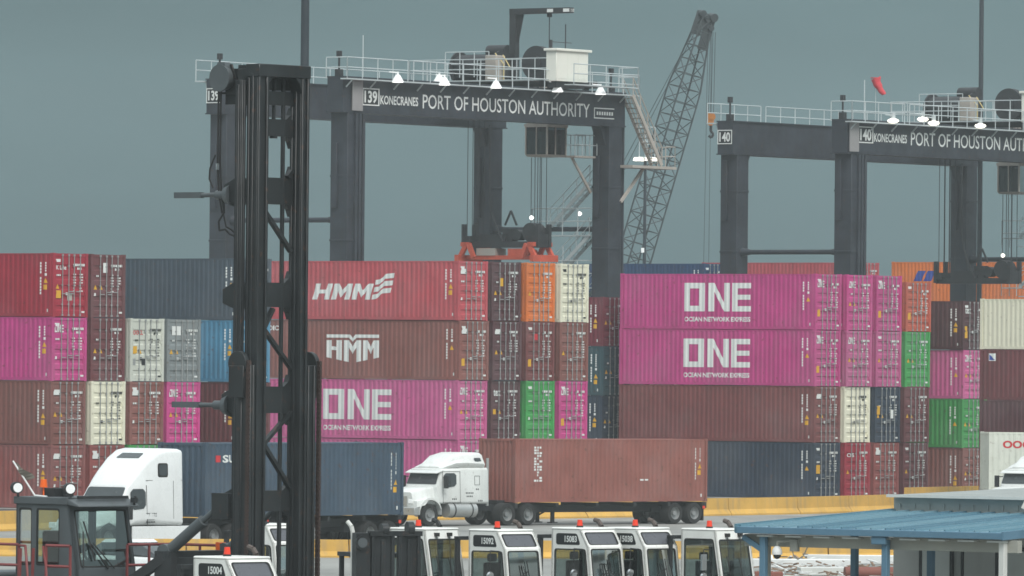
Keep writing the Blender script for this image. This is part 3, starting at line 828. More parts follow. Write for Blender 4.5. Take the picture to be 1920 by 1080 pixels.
    rail_run(m, [(tx - 2.55, -.85, zz), (tx + .2, -.85, zz)], 1.15, .75); rail_run(m, [(tx - 1.8, 1.9, zz), (tx - 1.8, 4.9, zz)], 1.15, .55)
    rail_run(m, [(tx - 1.95, 4.0, zz + .2), (tx - 1.95, 7.0, zz + .2)], 1.4, 1.0)
    m.build('handrail', RAILM, t)
    m = MB(); m.cyl((tx - 1.1, 3.85, zz + .75), (tx - 1.1, 6.6, zz + .75), .72, 18); m.cyl((tx - 1.1, 3.75, zz + .75), (tx - 1.1, 3.85, zz + .75), .92, 18); m.cyl((tx - 1.1, 6.6, zz + .75), (tx - 1.1, 6.7, zz + .75), .92, 18)
    m.build('hoist_drum', CRANED, t)
    m = MB(); m.box(tx - .9, tx + .6, 4.4, 6.6, zz, zz + 1.5); m.cyl((tx + .2, 4.3, zz + 1.7), (tx + .2, 5.6, zz + 1.7), .36, 12); m.box(tx - 1.6, tx - .9, 3.4, 3.9, zz + .2, zz + 1.2); m.build('hoist_motor', CRANED, t)
    m = MB(); m.box(tx - 2.35, tx - 1.5, 3.2, 3.95, zt + .5, zt + 1.85); m.build('cabinet', CABINET, t, bevel=.03)
    # davit
    if davit:
     m = MB(); dy = 3.65; m.box(tx - .28, tx + .12, dy - .2, dy + .2, zz, Ht + 4.55); m.box(tx - .3, tx + .14, dy - 3.9, dy + .2, Ht + 4.3, Ht + 4.6)
     m.hexa([(tx - .1, dy - .34, Ht + 3.1), (tx - .02, dy - .34, Ht + 3.1), (tx - .02, dy - .2, Ht + 2.6), (tx - .1, dy - .2, Ht + 2.6), (tx - .1, dy - .62, Ht + 4.3), (tx - .02, dy - .62, Ht + 4.3), (tx - .02, dy - .2, Ht + 4.3), (tx - .1, dy - .2, Ht + 4.3)])
     dv = m.build('davit', CRANED, t)
     m = MB()
     for k in (0, 1): m.box(tx - .32, tx + .16, dy - 3.9 + k * 1.1, dy - 3.5 + k * 1.1, Ht + 4.36, Ht + 4.54)
     m.build('marking_band', WHITE, dv)
     m = MB(); m.cyl((tx - .08, dy - 2.4, Ht + 4.3), (tx - .08, dy - 2.4, Ht + 1.8), .03, 6); m.box(tx - .18, tx + .02, dy - 2.5, dy - 2.3, Ht + 4.1, Ht + 4.3); m.build('davit_rope', CRANED, t)
    # cable reel (a thin drum standing on edge)
    m = MB(); ry = 1.35; m.cyl((tx - 1.2, ry, zz + .95), (tx - .75, ry, zz + .95), .95, 26); m.cyl((tx - 1.3, ry, zz + .95), (tx - 1.18, ry, zz + .95), .4, 14); m.beam((tx - .9, ry - .9, zz - .1), (tx - .9, ry, zz + .95), .12, .12); m.build('cable_reel', CRANED, t)
    # pale electrical house
    m = MB(); m.box(tx - 3.2, tx - .25, -1.55, -.85, zz - .15, zz + 1.50); m.box(tx - 3.32, tx - .05, -1.67, -.75, zz + 1.50, zz + 1.64)
    hs = m.build('electrical_house', EHOUSE, t, bevel=.02, seg=1)
    m = MB()
    for k in range(3): m.box(tx - 3.1 + k * .95, tx - 2.25 + k * .95, -1.562, -1.552, zz + .0, zz + 1.35)
    m.build('door', EHOUSE, hs)
    m = MB(); m.box(tx - 3.0, tx - .4, -1.4, -.9, zz - .5, zz - .15); m.build('house_base', CRANED, t)
    m = MB(); rail_run(m, [(tx - 2.6, -2.3, zz - .3), (tx + 3.4, -2.3, zz - .3), (tx + 3.4, -1.0, zz - .3)], 1.1, 1.5); m.box(tx - 2.6, tx + 3.4, -2.35, -1.67, zz - .36, zz - .3); m.build('handrail', RAILM, t)
    m = MB(); m.cyl((tx - 1.9, -1.2, zz + 1.6), (tx - 1.9, -1.2, zz + 3.0), .035, 6); m.cyl((tx - 3.1, -1.1, zz + 1.6), (tx - 3.1, -1.1, zz + 2.1), .09, 6); m.cyl((tx - 3.1, -1.1, zz + 2.0), (tx - 1.2, -1.1, zz + 2.0), .02, 5); m.build('aerial', CRANED, t)
    m = MB(); m.tube([(tx - 1.9, 3.6, zz + 1.5), (tx - 1.9, 3.0, zz + .9), (tx - 1.9, 3.0, zz)], .03, 5); m.tube([(tx - 1.85, 3.1, zz + 1.4), (tx - 1.85, 2.6, zz + .7)], .03, 5); m.build('yellow_rail', YELRAIL, t)
    # floodlights
    for (x, y, zo) in floods:
        if lampm is LAMP:
            m = MB(); m.cyl((x, y, Ht + .22 + zo), (x, y, Ht + .50 + zo), .12, 10); m.beam((x - .5, y + .2, Ht + .4 + zo), (x, y, Ht + .38 + zo), .06, .06); f_ = m.build('floodlight', RAILM, t)
            m = MB(); m.loft([[(x + r_ * math.cos(a * .4488), y + r_ * math.sin(a * .4488), Ht + z_ + zo) for a in range(14)] for r_, z_ in ((.05, -.08), (.22, -.04), (.34, .06), (.27, .15), (.10, .20))]); m.build('lamp', lampm, f_); continue
        m = MB(); m.cyl((x, y, Ht - .05 + zo), (x, y, Ht + .42 + zo), .07, 10, r2=.05); m.cyl((x, y, Ht - .12 + zo), (x, y, Ht + .26 + zo), .34, 14, r2=.12); m.beam((x - .5, y + .2, Ht + .4 + zo), (x, y, Ht + .38 + zo), .06, .06)
        f_ = m.build('floodlight', LAMPW, t)
        m = MB(); m.cyl((x, y, Ht - .15 + zo), (x, y, Ht - .12 + zo), .30, 14); m.build('lamp', lampm, f_)
    # operator cab under the trolley
    cy_ = 1.55; cx = tx + .1; z0 = Ht - 3.6
    m = MB(); fr_ = [(-.9, -.75), (.9, -.75), (.9, .75), (-.9, .75)]
    m.hexa([(cx - .7, cy_ - .6, z0), (cx + .9, cy_ - .6, z0), (cx + .9, cy_ + .75, z0), (cx - .7, cy_ + .75, z0), (cx - .9, cy_ - .75, z0 + .12), (cx + .9, cy_ - .75, z0 + .12), (cx + .9, cy_ + .75, z0 + .12), (cx - .9, cy_ + .75, z0 + .12)])
    m.box(cx - .95, cx + .95, cy_ - .8, cy_ + .8, Ht - 1.98, Ht - 1.8)
    for (a, b) in fr_: m.beam((cx + a * .97, cy_ + b * .96, z0 + .12), (cx + a * .97, cy_ + b * .96, Ht - 1.98), .08, .08)
    m.beam((cx - .9 * .97, cy_, z0 + .12), (cx - .9 * .97, cy_, Ht - 1.98), .06, .06); m.beam((cx - .1, cy_ - .73, z0 + .12), (cx - .1, cy_ - .73, Ht - 1.98), .06, .06)
    m.box(cx + .2, cx + .9, cy_ + .3, cy_ + .75, Ht - 1.8, Ht + .4); m.box(cx - .8, cx - .5, cy_ + .3, cy_ + .75, Ht - 1.8, Ht + .4)
    cab = m.build('operator_cab', CABINET, t)
    m = MB()
    for q in ([(cx - .88, cy_ - .7), (cx + .85, cy_ - .7)], [(cx - .86, cy_ - .7), (cx - .86, cy_ + .7)], [(cx - .88, cy_ + .7), (cx + .85, cy_ + .7)]):
        (a, b), (c, d_) = q; m.face([(a, b, z0 + .12), (c, d_, z0 + .12), (c, d_, Ht - 1.98), (a, b, Ht - 1.98)])
    m.build('window', GLASSD, cab)
    m = MB(); m.box(cx - .1, cx + .4, cy_ - .3, cy_ + .3, z0 + .15, z0 + .7); m.box(cx + .3, cx + .42, cy_ - .3, cy_ + .3, z0 + .7, z0 + 1.3); m.box(cx + .5, cx + .85, cy_ - .7, cy_ + .7, z0 + .13, z0 + 1.5); m.build('seat', SEAT, cab)
    # platform from the cab to the right
    m = MB(); m.box(cx + .95, SP - .6, cy_ - 1.3, cy_ - .5, z0 + .0, z0 + .10); m.beam((SP - .6, cy_ - .9, z0 - 1.9), (cx + 1.2, cy_ - .9, z0), .10, .14); m.build('access_platform', CABINET, t)
    m = MB(); rail_run(m, [(cx + .95, cy_ - 1.3, z0 + .1), (SP - .6, cy_ - 1.3, z0 + .1)], 1.15, .8); rail_run(m, [(cx + .95, cy_ - .5, z0 + .1), (SP - .6, cy_ - .5, z0 + .1)], 1.15, .8); m.build('handrail', RAILM, t)
    # stair flights between the right legs
    zf = 16.9; yy0, yy1 = .9, 3.6
    for k in range(5):
        za, zb = zf - k * 2.9, zf - k * 2.9 - 2.4
        m = MB()
        for xx in (SP - .35, SP + .35):
            m.beam((xx, yy0, za), (xx, yy1, zb), .05, .2); m.cyl((xx, yy0, za + 1.0), (xx, yy1, zb + 1.0), .025, 5); m.cyl((xx, yy0, za + .55), (xx, yy1, zb + .55), .02, 5)
            for q in range(4): p = Vector((xx, yy0, za)).lerp(Vector((xx, yy1, zb)), q / 3); m.cyl(p, p + Vector((0, 0, 1)), .025, 5)
        for q in range(9): p = Vector((SP, yy0, za)).lerp(Vector((SP, yy1, zb)), (q + .5) / 9); m.box(p.x - .33, p.x + .33, p.y - .1, p.y + .1, p.z - .02, p.z + .02)
        m.build('stair', RAILM, t)
        m = MB(); m.box(SP - .45, SP + .45, yy1, yy1 + 1.2, zb - .06, zb); m.box(SP - .45, SP + .45, .6, yy1, zb - .55, zb - .49)
        rail_run(m, [(SP - .42, .6, zb - .5), (SP - .42, yy1 + 1.2, zb - .5), (SP + .42, yy1 + 1.2, zb - .5)], 1.5, 1.1); m.build('stair_landing', RAILM, t)
    # outer stair from girder end down to a small platform
    m = MB(); a = Vector((SP + .9, -.75, Ht - .1)); b = Vector((SP + 3.7, -.75, Ht - 3.9))
    for dy in (-.35, .35):
        o = Vector((0, dy, 0)); m.beam(a + o, b + o, .06, .24); m.cyl(a + o + Vector((0, 0, 1)), b + o + Vector((0, 0, 1)), .035, 5); m.cyl(a + o + Vector((0, 0, .5)), b + o + Vector((0, 0, .5)), .03, 5)
        for q in range(5): p = a.lerp(b, q / 4) + o; m.cyl(p, p + Vector((0, 0, 1)), .03, 5)
    for q in range(14): p = a.lerp(b, (q + .5) / 14); m.box(p.x - .12, p.x + .12, p.y - .34, p.y + .34, p.z - .02, p.z + .02)
    m.build('outer_stair', CABINET, t)
    m = MB(); m.box(SP + .5, SP + 4.7, -1.4, -.1, Ht - 4.1, Ht - 3.95); m.beam((SP + .5, -.6, Ht - 6.0), (SP + 2.6, -.6, Ht - 4.1), .12, .16); rail_run(m, [(SP + 3.7, -1.35, Ht - 3.95), (SP + 4.6, -1.35, Ht - 3.95), (SP + 4.6, -.15, Ht - 3.95)], 1.1, .9); m.build('outer_platform', CABINET, t)
    # vertical pipes on the right leg
    for k in range(2):
        m = MB(); m.cyl((SP + .78 + k * .24, -.35, 2), (SP + .78 + k * .24, -.35, zg), .09, 8); m.build('pipe', CRANE, t)
    # hoist ropes, headblock and spreader (one hanging thing)
    sy = 4.2; sx = tx + .1
    m = MB()
    for y in (sy - 2.5, sy - 2.15, sy - 1.9, sy + 1.8, sy + 2.15, sy + 2.5):
        for x in (sx - .3, sx + .3): m.cyl((x, y, zs + 1.2), (x, y, Ht + .3), .022, 5, cap=False)
    m.build('hoist_rope', CRANED, t)
    m = MB(); c0 = Vector((sx - .6, sy + .6, Ht - 1.8)); pts = [c0.lerp(Vector((sx - .6, sy - .75, zs + 1.0)), q / 12) + Vector((0, .55 * (1 - (1 - q / 12) ** .3 if q < 12 else 0) * 0, 0)) for q in range(13)]
    pts = [Vector((sx - .6, sy + .75 - .95 * max(0, (q - 7) / 5) ** 1.8, Ht - 1.8 + (zs + 1.0 - Ht + 1.8) * q / 12)) for q in range(13)]
    m.tube(pts, .06, 6); m.build('festoon_cable', CRANED, t)
    s = t
    m = MB(); m.box(sx - .45, sx + .45, sy - 2.6, sy + 2.6, zs + .66, zs + 1.0)
    for qy in (sy - 2.55, sy + 2.55):
        for qx in (sx - .5, sx + .5): m.box(qx - .12, qx + .12, qy - .10, qy + .10, zs + .7, zs + 1.95)
    m.box(sx - .6, sx + .6, sy - 2.6, sy - 2.1, zs + .9, zs + 1.4); m.box(sx - .6, sx + .6, sy + 2.1, sy + 2.6, zs + .9, zs + 1.3)
    m.box(sx - .4, sx + .4, sy - .2, sy + 1.6, zs + .95, zs + 1.4); m.cyl((sx - .4, sy - 1.9, zs + 1.5), (sx + .4, sy - 1.9, zs + 1.5), .52, 20); m.cyl((sx - .3, sy - .9, zs + 1.35), (sx + .3, sy - .9, zs + 1.35), .3, 14)
    m.box(sx - .25, sx + .25, sy - .6, sy + .1, zs + 1.0, zs + 1.7)
    for dy in (-.7, .1): m.beam((sx, sy + dy, zs + 1.9), (sx, sy - .3, zs + 2.7), .09, .09)
    m.build('headblock', CRANED, s)
    if zs > 11.3:
        m = MB(); m.box(sx - .45, sx + .45, sy - 2.6, sy + 2.6, zs, zs + .22)
        for y, sg in ((sy - 2.6, 1), (sy + 2.6, -1)):
            for x in (sx - .8, sx + .8):
                m.beam((x, y, zs + .1), (x, y + sg * .45, zs + .85), .2, .24); m.beam((x, y + sg * .95, zs + .1), (x, y + sg * .6, zs + .85), .2, .24)
            m.box(sx - 1.15, sx + 1.15, y - .12, y + .12, zs - .12, zs + .25); m.box(sx - .9, sx + .9, y + sg * .3 - .2, y + sg * .3 + .2, zs + .72, zs + .95)
        m.build('spreader', SPREAD, s)
        m = MB(); m.box(sx - .5, sx + .5, sy + .4, sy + 1.7, zs + .22, zs + .62); m.build('hydraulic_tank', CABINET, s)
        m = MB(); m.box(sx - .4, sx + .4, sy - 1.4, sy - .4, zs + .22, zs + .60); m.cyl((sx - .4, sy - 1.7, zs + .4), (sx + .4, sy - 1.7, zs + .4), .18, 10); m.build('motor', SPREAD, s)
    for (x, y, z) in ((sx - .2, sy - 1.95, zs + 2.3), (SP - .2, 1.6, 15.2)):
        m = MB(); m.cyl((x - .14, y, z), (x, y, z), .13, 10, r2=.08); m.build('work_lamp', lampm, t)
    return t

pB = at(644, 690, 397.4); pB.z = -.02
LAMPC = mat('lamp_lit_cool', (.9, .9, .88), emit=(1, 1, .95), estr=.9)
gantry(pB, 21.85, '139', 19.8, 12.6, 'dark gantry crane numbered 139 in the centre, holding an orange spreader over the stacks',
       [(2.9, -1.2, 0), (7.0, -1.2, 0), (11.6, -1.2, 0), (17.2, -1.2, 0), (21.2, -1.2, 0), (8.9, .6, .25)], LAMPC, 8.2, 14.35)
pB2 = at(1588, 690, 418.5); pB2.z = -.02
gantry(pB2, 20.55, '140', 19.5, 11.1, 'dark gantry crane numbered 140 at the right, cut by the frame edge',
       [(2.6, -1.2, 0), (6.7, -1.2, 0), (11.5, -1.2, 0), (8.6, .8, .3), (17.0, -1.2, 0)], LAMP, 7.75, 13.25, False, -.95, .2)
# windsock on crane 140
sp = at(1642, 157, 421)
t = thing('windsock', 'red windsock hanging above the right gantry crane girder', 'windsock', (sp.x, sp.y, 20.6))
m = MB(); m.cyl((0, 0, 0), (0, 0, sp.z - 20.6 + .3), .02, 6); m.build('pole', RAILM, t)
m = MB(); zt_ = sp.z - 20.6
rings = []
for k_ in range(9):
    u_ = k_ / 8; r_ = .29 - .15 * u_ + .02 * math.sin(k_ * 2.1); cx_ = .12 * u_ + .34 * u_ * u_ + .015 * math.sin(k_ * 1.7); cz_ = zt_ + .32 - .86 * u_ - .06 * u_ * u_
    rings.append([(cx_ + r_ * math.cos(a_ * .4488) * .9, r_ * math.sin(a_ * .4488) - .12 * u_, cz_ + r_ * math.cos(a_ * .4488) * .35 + .02 * math.sin(a_ * 2 + k_)) for a_ in range(14)])
m.loft(rings, cap=False); m.cyl((0, 0, zt_ + .30), (0, 0, zt_ + .345), .30, 14); m.build('sleeve', SOCK, t)

# ------------------------------------------------------------------ lattice boom crane
def lattice():
    D = 520
    hd = at(1322, 33, D); ft = at(1187, 492, D); k = (hd - ft) / (hd.z - ft.z)
    foot = ft - k * (ft.z - 1.6)
    t = thing('lattice_crane', 'tall lattice boom crane standing beyond the stacks, leaning right', 'crane', (foot.x, foot.y, -.02))
    O = Vector((foot.x, foot.y, -.02)); ax = (hd - foot).normalized(); Ln = (hd - foot).length
    sx = Vector((ax.z, 0, -ax.x)).normalized(); sy_ = ax.cross(sx)
    a = math.radians(28); s1 = sx * math.cos(a) + sy_ * math.sin(a); s2 = -sx * math.sin(a) + sy_ * math.cos(a)
    def wdt(q):
        d = Ln - q; return .86 * min(1, .42 + d / 9.0, .3 + q / 5.0)
    def cp(i, q):
        e1, e2 = ((1, 1), (-1, 1), (-1, -1), (1, -1))[i]; return foot - O + ax * q + (s1 * e1 + s2 * e2) * wdt(q)
    m = MB(); n = 30
    qs = [Ln * i / n for i in range(n + 1)]
    for i in range(4):
        for a_, b_ in zip(qs[:-1], qs[1:]): m.cyl(cp(i, a_), cp(i, b_), .065, 6, cap=False)
    m.build('boom_chord', BOOM, t)
    m = MB()
    for j, (a_, b_) in enumerate(zip(qs[:-1], qs[1:])):
        for i in range(4):
            i2 = (i + 1) % 4
            p, q = (cp(i, a_), cp(i2, b_)) if j % 2 else (cp(i2, a_), cp(i, b_))
            m.cyl(p, q, .034, 5, cap=False); m.cyl(cp(i, b_), cp(i2, b_), .03, 5, cap=False)
    m.build('boom_lacing', BOOM, t)
    m = MB(); h = foot - O + ax * Ln
    m.beam(h - ax * 1.3 - sx * .35, h + ax * .35 - sx * .3, .16, .7); m.beam(h - ax * 2.2 + sx * .42, h + ax * .3 + sx * .4, .16, .7); m.beam(h - ax * .5 - sx * .5, h - ax * .4 + sx * .6, .3, .5)
    for a_, b_, r_ in ((.50, .15, .30), (-.30, .2, .26), (.1, .0, .24), (.52, -.6, .2)): m.cyl(h + sx * a_ + s2 * .3 + ax * b_, h + sx * a_ - s2 * .3 + ax * b_, r_, 14)
    m.build('boom_head', BOOM, t)
    hp = at(1333, 215, D) - O; top = at(1337, 60, D) - O
    m = MB()
    for dx in (-.18, .0, .18): m.cyl(top + Vector((dx * .9, 0, 0)), hp + Vector((dx, 0, 0)), .022, 5, cap=False)
    m.cyl(top + Vector((-.35, 0, 0)), Vector((top.x - .62, top.y, 1.0)), .018, 5, cap=False); m.cyl(top + Vector((-.1, 0, 0)), Vector((top.x - .2, top.y, 1.0)), .018, 5, cap=False)
    pb = at(1080, 470, D + 8) - O
    for dx in (0, .5): m.cyl(h + Vector((-.3 + dx * .2, 0, 0)), pb + Vector((dx, 0, 0)), .022, 5, cap=False)
    m.build('rope', BOOM, t)
    m = MB(); m.box(hp.x - .2, hp.x + .2, hp.y - .2, hp.y + .2, hp.z - .65, hp.z + .10); m.cyl((hp.x + .05, hp.y - .22, hp.z - .15), (hp.x + .05, hp.y + .22, hp.z - .15), .27, 14); m.cyl((hp.x - .02, hp.y - .22, hp.z - .55), (hp.x - .02, hp.y + .22, hp.z - .55), .22, 14)
    m.build('hook_block', HOOK, t)
    m = MB(); m.cyl((hp.x, hp.y, hp.z - .75), (hp.x, hp.y, hp.z - 1.15), .10, 8); m.tube([(hp.x, hp.y, hp.z - 1.1), (hp.x + .18, hp.y, hp.z - 1.35), (hp.x + .05, hp.y, hp.z - 1.6), (hp.x - .15, hp.y, hp.z - 1.45)], .09, 7); m.build('hook', CRANED, t)
    # carrier on the ground behind the stacks
    m = MB(); m.box(-5.5, 1.2, -1.6, 1.6, 1.3, 3.2); m.box(-6.2, -4.2, -1.9, 1.9, 1.2, 3.4); m.build('upper_body', HANDLER, t, bevel=.06)
    for y in (-2.4, 2.4):
        m = MB(); m.prism([(-3.6, .0), (3.6, .0), (4.1, .5), (3.6, 1.05), (-3.6, 1.05), (-4.1, .5)], lambda a, b, d: (a, d, b), y - .45, y + .45); m.build('crawler_track', CRANED, t)
    m = MB(); m.box(-1.6, 1.6, -2.2, 2.2, .5, 1.3); m.build('carbody', CRANED, t)
lattice()

# ------------------------------------------------------------------ lighting poles
def pole(px, D, r, ztop, label, rbase=None):
    p = at(px, 300, D)
    t = thing('lamp_pole', label, 'lamp pole', (p.x, p.y, GZ if D < 300 else -.02), 0, 'high lighting poles')
    m = MB(); m.cyl((0, 0, 0), (0, 0, ztop), (rbase or r * 1.15), 14, r2=r * .85); m.build('pole', POLE, t)
    m = MB(); m.cyl((0, 0, 0), (0, 0, .7), r * 2.2, 12); m.build('footing', CONC, t)
    m = MB(); m.cyl((0, 0, ztop), (0, 0, ztop + .5), .8, 14); m.build('head_ring', POLE, t)
    for k in range(6):
        a = k * math.pi / 3; m = MB(); m.cyl((math.cos(a) * 1.0, math.sin(a) * 1.0, ztop - .1), (math.cos(a) * 1.0, math.sin(a) * 1.0, ztop + .35), .28, 10, r2=.2); m.build('floodlight', LAMPW, t)
pole(569.5, 250, .145, 31, 'thick dark lighting pole rising behind the black mast')
pole(1838, 440, .145, 36, 'dark lighting pole behind the machinery of the right gantry crane')
# shorter pole with a lit ring
p = at(1210, 300, 480)
t = thing('lamp_pole', 'pole with a lit ring of lamps in front of the lattice boom', 'lamp pole', (p.x, p.y, -.02), 0, 'high lighting poles')
zt_ = zat(1210, 297, 480)
m = MB(); m.cyl((0, 0, 0), (0, 0, zt_), .14, 12, r2=.09); m.build('pole', POLE, t)
m = MB(); m.cyl((0, 0, zt_ - .0), (0, 0, zt_ + .1), .5, 16); m.cyl((0, 0, zt_), (0, 0, zt_ + 1.6), .05, 6); m.box(-.3, .5, -.1, .1, zt_ + .9, zt_ + 1.0); rail_run(m, [(-.4, -.4, zt_ + .1), (.6, -.4, zt_ + .1)], 1.9, .5, .03); m.build('lamp_ring', RAILM, t)
for k in range(8):
    a = k * math.pi / 4 + .2; m = MB(); x, y = .62 * math.cos(a), .62 * math.sin(a); m.cyl((x, y, zt_ - .14), (x, y, zt_ + .08), .20, 10, r2=.12); m.build('lamp', LAMP, t)
m = MB(); m.box(-.22, -.02, -.25, -.12, zt_ - 6.0, zt_ - 5.7); m.build('small_lamp', LAMPW, t)

# ------------------------------------------------------------------ concrete barriers
JP = [(-.30, 0), (.30, 0), (.30, .08), (.13, .30), (.09, .85), (-.09, .85), (-.13, .30), (-.30, .08)]
_jm = {}
def barrier(p, q, label, m, group, k=1):
    p = Vector(p); q = Vector(q); L_ = round((q - p).length, 2)
    if (L_, m.name) not in _jm:
        mb = MB(); mb.prism(JP, lambda a, b, d: (d, a, b), 0.03, L_ - .03)
        for s_ in (.3, .7): mb.box(L_ * s_ - .12, L_ * s_ + .12, -.315, .315, -.001, .06)
        _jm[(L_, m.name)] = mb.mesh('barrier', [m])
    o = link('road_barrier', _jm[(L_, m.name)]); o.location = (p.x, p.y, GZ); d = q - p; o.rotation_euler = (0, 0, math.atan2(d.y, d.x)); o.scale = (1, 1, k)
    tag(o, label, 'barrier', group)
def barrier_line(pts, seg, label, m, group, k=1):
    for a, b in zip(pts[:-1], pts[1:]):
        a = Vector(a); b = Vector(b); n = max(1, round((b - a).length / seg))
        for i in range(n): barrier(a.lerp(b, i / n), a.lerp(b, (i + 1) / n), label, m, group, k)
barrier_line([(-26, 310, 0), (-8, 346, 0), (3.5, 359, 0), (14.2, 374, 0), (19.8, 385.2, 0)], 6.1, 'yellow concrete road barrier at the foot of the container stacks', BARRY, 'yellow barriers along the truck road')
barrier_line([(20.3, 386, 0), (27, 399, 0)], 6.1, 'taller yellow barrier seen above the grey flat roof', BARRY, 'taller yellow barriers at the right', 1.4)
barrier_line([(-24, 276, 0), (30, 288, 0)], 6.1, 'yellow concrete barrier on the near side of the truck road', BARRY, 'yellow barriers nearer the yard tractors', .78)

# ------------------------------------------------------------------ vehicles: shared pieces
def roundpoly(pts, r, n=3):
    """rounds the corners of a flat polygon of 3D points"""
    out_ = []; k = len(pts)
    for i in range(k):
        c = Vector(pts[i]); a = Vector(pts[i - 1]); b = Vector(pts[(i + 1) % k])
        ra = min(r, (a - c).length * .45); rb = min(r, (b - c).length * .45)
        p = c + (a - c).normalized() * ra; q = c + (b - c).normalized() * rb
        for j in range(n + 1):
            t = j / n; out_.append(p * (1 - t) ** 2 + c * 2 * t * (1 - t) + q * t * t)
    return out_
def panel_hole(mb, O, I, r, nrm, th, mi=0, n=3):
    """flat panel with a rounded window opening: outer quad O, opening quad I"""
    O = [Vector(p) for p in O]; off = Vector(nrm).normalized() * -th; ir = roundpoly(I, r, n); m = n + 1
    for i in range(4):
        arc = ir[i * m:(i + 1) * m]
        for a, b in zip(arc[:-1], arc[1:]):
            mb.face([O[i], a, b], mi); mb.face([O[i] + off, b + off, a + off], mi); mb.face([a, a + off, b + off, b], mi)
        j = (i + 1) % 4; a = arc[-1]; b = ir[j * m]
        mb.face([O[i], a, b, O[j]], mi); mb.face([O[i] + off, O[j] + off, b + off, a + off], mi); mb.face([a, a + off, b + off, b], mi); mb.face([O[i], O[j], O[j] + off, O[i] + off], mi)
def grow(pts, k):
    pts = [Vector(p) for p in pts]; c = sum(pts, Vector()) / len(pts)
    return [p + (p - c).normalized() * k for p in pts]
def window(parent, I, r, nrm, gm, gasket=True):
    N = Vector(nrm).normalized(); mb = MB(); mb.face([p - N * .012 for p in roundpoly(I, r)])
    w_ = mb.build('window', gm, parent)
    if gasket:
        a = roundpoly(grow(I, .022), r + .01); b = roundpoly(grow(I, -.03), r); g = MB(); k = len(a)
        for i in range(k):
            j = (i + 1) % k; g.face([a[i] + N * .006, a[j] + N * .006, b[j] + N * .006, b[i] + N * .006]); g.face([a[i] + N * .006, a[i] - N * .02, a[j] - N * .02, a[j] + N * .006])
        g.build('gasket', RUBBER, w_)
    return w_
_wm = {}
def wheel_mesh(r, wd):
    if (r, wd) not in _wm:
        m = MB(); n = 26; prf = [(r * .58, -wd / 2), (r * .93, -wd / 2), (r, -wd * .36), (r, wd * .36), (r * .93, wd / 2), (r * .58, wd / 2)]
        rings = [[(rr * math.cos(2 * math.pi * i / n), yy, rr * math.sin(2 * math.pi * i / n)) for i in range(n)] for rr, yy in prf]
        m.loft(rings, cap=False); t_ = m.mesh('tyre', [RUBBER])
        m = MB(); prf = [(r * .59, -wd / 2 + .02), (r * .5, -wd * .25), (r * .22, -wd * .20), (r * .20, -wd * .42), (.01, -wd * .42)]
        m.loft([[(rr * math.cos(2 * math.pi * i / n), yy, rr * math.sin(2 * math.pi * i / n)) for i in range(n)] for rr, yy in prf], cap=False)
        m.loft([[(rr * math.cos(2 * math.pi * i / n), -yy, rr * math.sin(2 * math.pi * i / n)) for i in range(n)] for rr, yy in prf], cap=False)
        for k in range(8): a = k * math.pi / 4; m.cyl((r * .33 * math.cos(a), -wd * .28, r * .33 * math.sin(a)), (r * .33 * math.cos(a), wd * .28, r * .33 * math.sin(a)), .022, 6)
        _wm[(r, wd)] = (t_, m.mesh('rim', [RIM]))
    return _wm[(r, wd)]
def wheel(parent, x, y, r, wd):
    t_, rm = wheel_mesh(r, wd); o = bpy.data.objects.new('wheel', t_); COL.objects.link(o); o.parent = parent; o.location = (x, y, r)
    link('rim', rm, o); return o

# ------------------------------------------------------------------ road trucks
class Body:
    def __init__(s, st): s.st = st
    def rings(s): return [rring(*q) for q in s.st]
    def at(s, x):
        for a, b in zip(s.st[:-1], s.st[1:]):
            if a[0] <= x <= b[0]: t = (x - a[0]) / (b[0] - a[0]); return [p + (q - p) * t for p, q in zip(a, b)]
        return list(s.st[-1])
    def side(s, x, z, sg, out_=.012):
        q = s.at(x); t = (z - q[1]) / (q[2] - q[1]); return Vector((x, sg * (q[3] + (q[4] - q[3]) * t + out_), z))
    def top(s, x, y, out_=.015):
        q = s.at(x); return Vector((x + out_ * .6, y, q[2] + out_))

def side_pane(body, pts, sg, name, m, parent):
    mb = MB(); (xa, za), (xb, zb), (xc, zc), (xd, zd) = pts; n = 6
    def q(u, v): return body.side((xa + (xb - xa) * u) * (1 - v) + (xd + (xc - xd) * u) * v, (za + (zb - za) * u) * (1 - v) + (zd + (zc - zd) * u) * v, sg, .022)
    for i in range(n):
        for j in range(n):
            P = [q(i / n, j / n), q((i + 1) / n, j / n), q((i + 1) / n, (j + 1) / n), q(i / n, (j + 1) / n)]
            if (i in (0, n - 1)) and (j in (0, n - 1)):      # clipped corners
                k = (0 if i else 1) if j else (3 if i == 0 else 2)
                k = {(0, 0): 0, (n - 1, 0): 1, (n - 1, n - 1): 2, (0, n - 1): 3}[(i, j)]; P.pop(k)
            mb.face(P)
    return mb.build(name, m, parent)

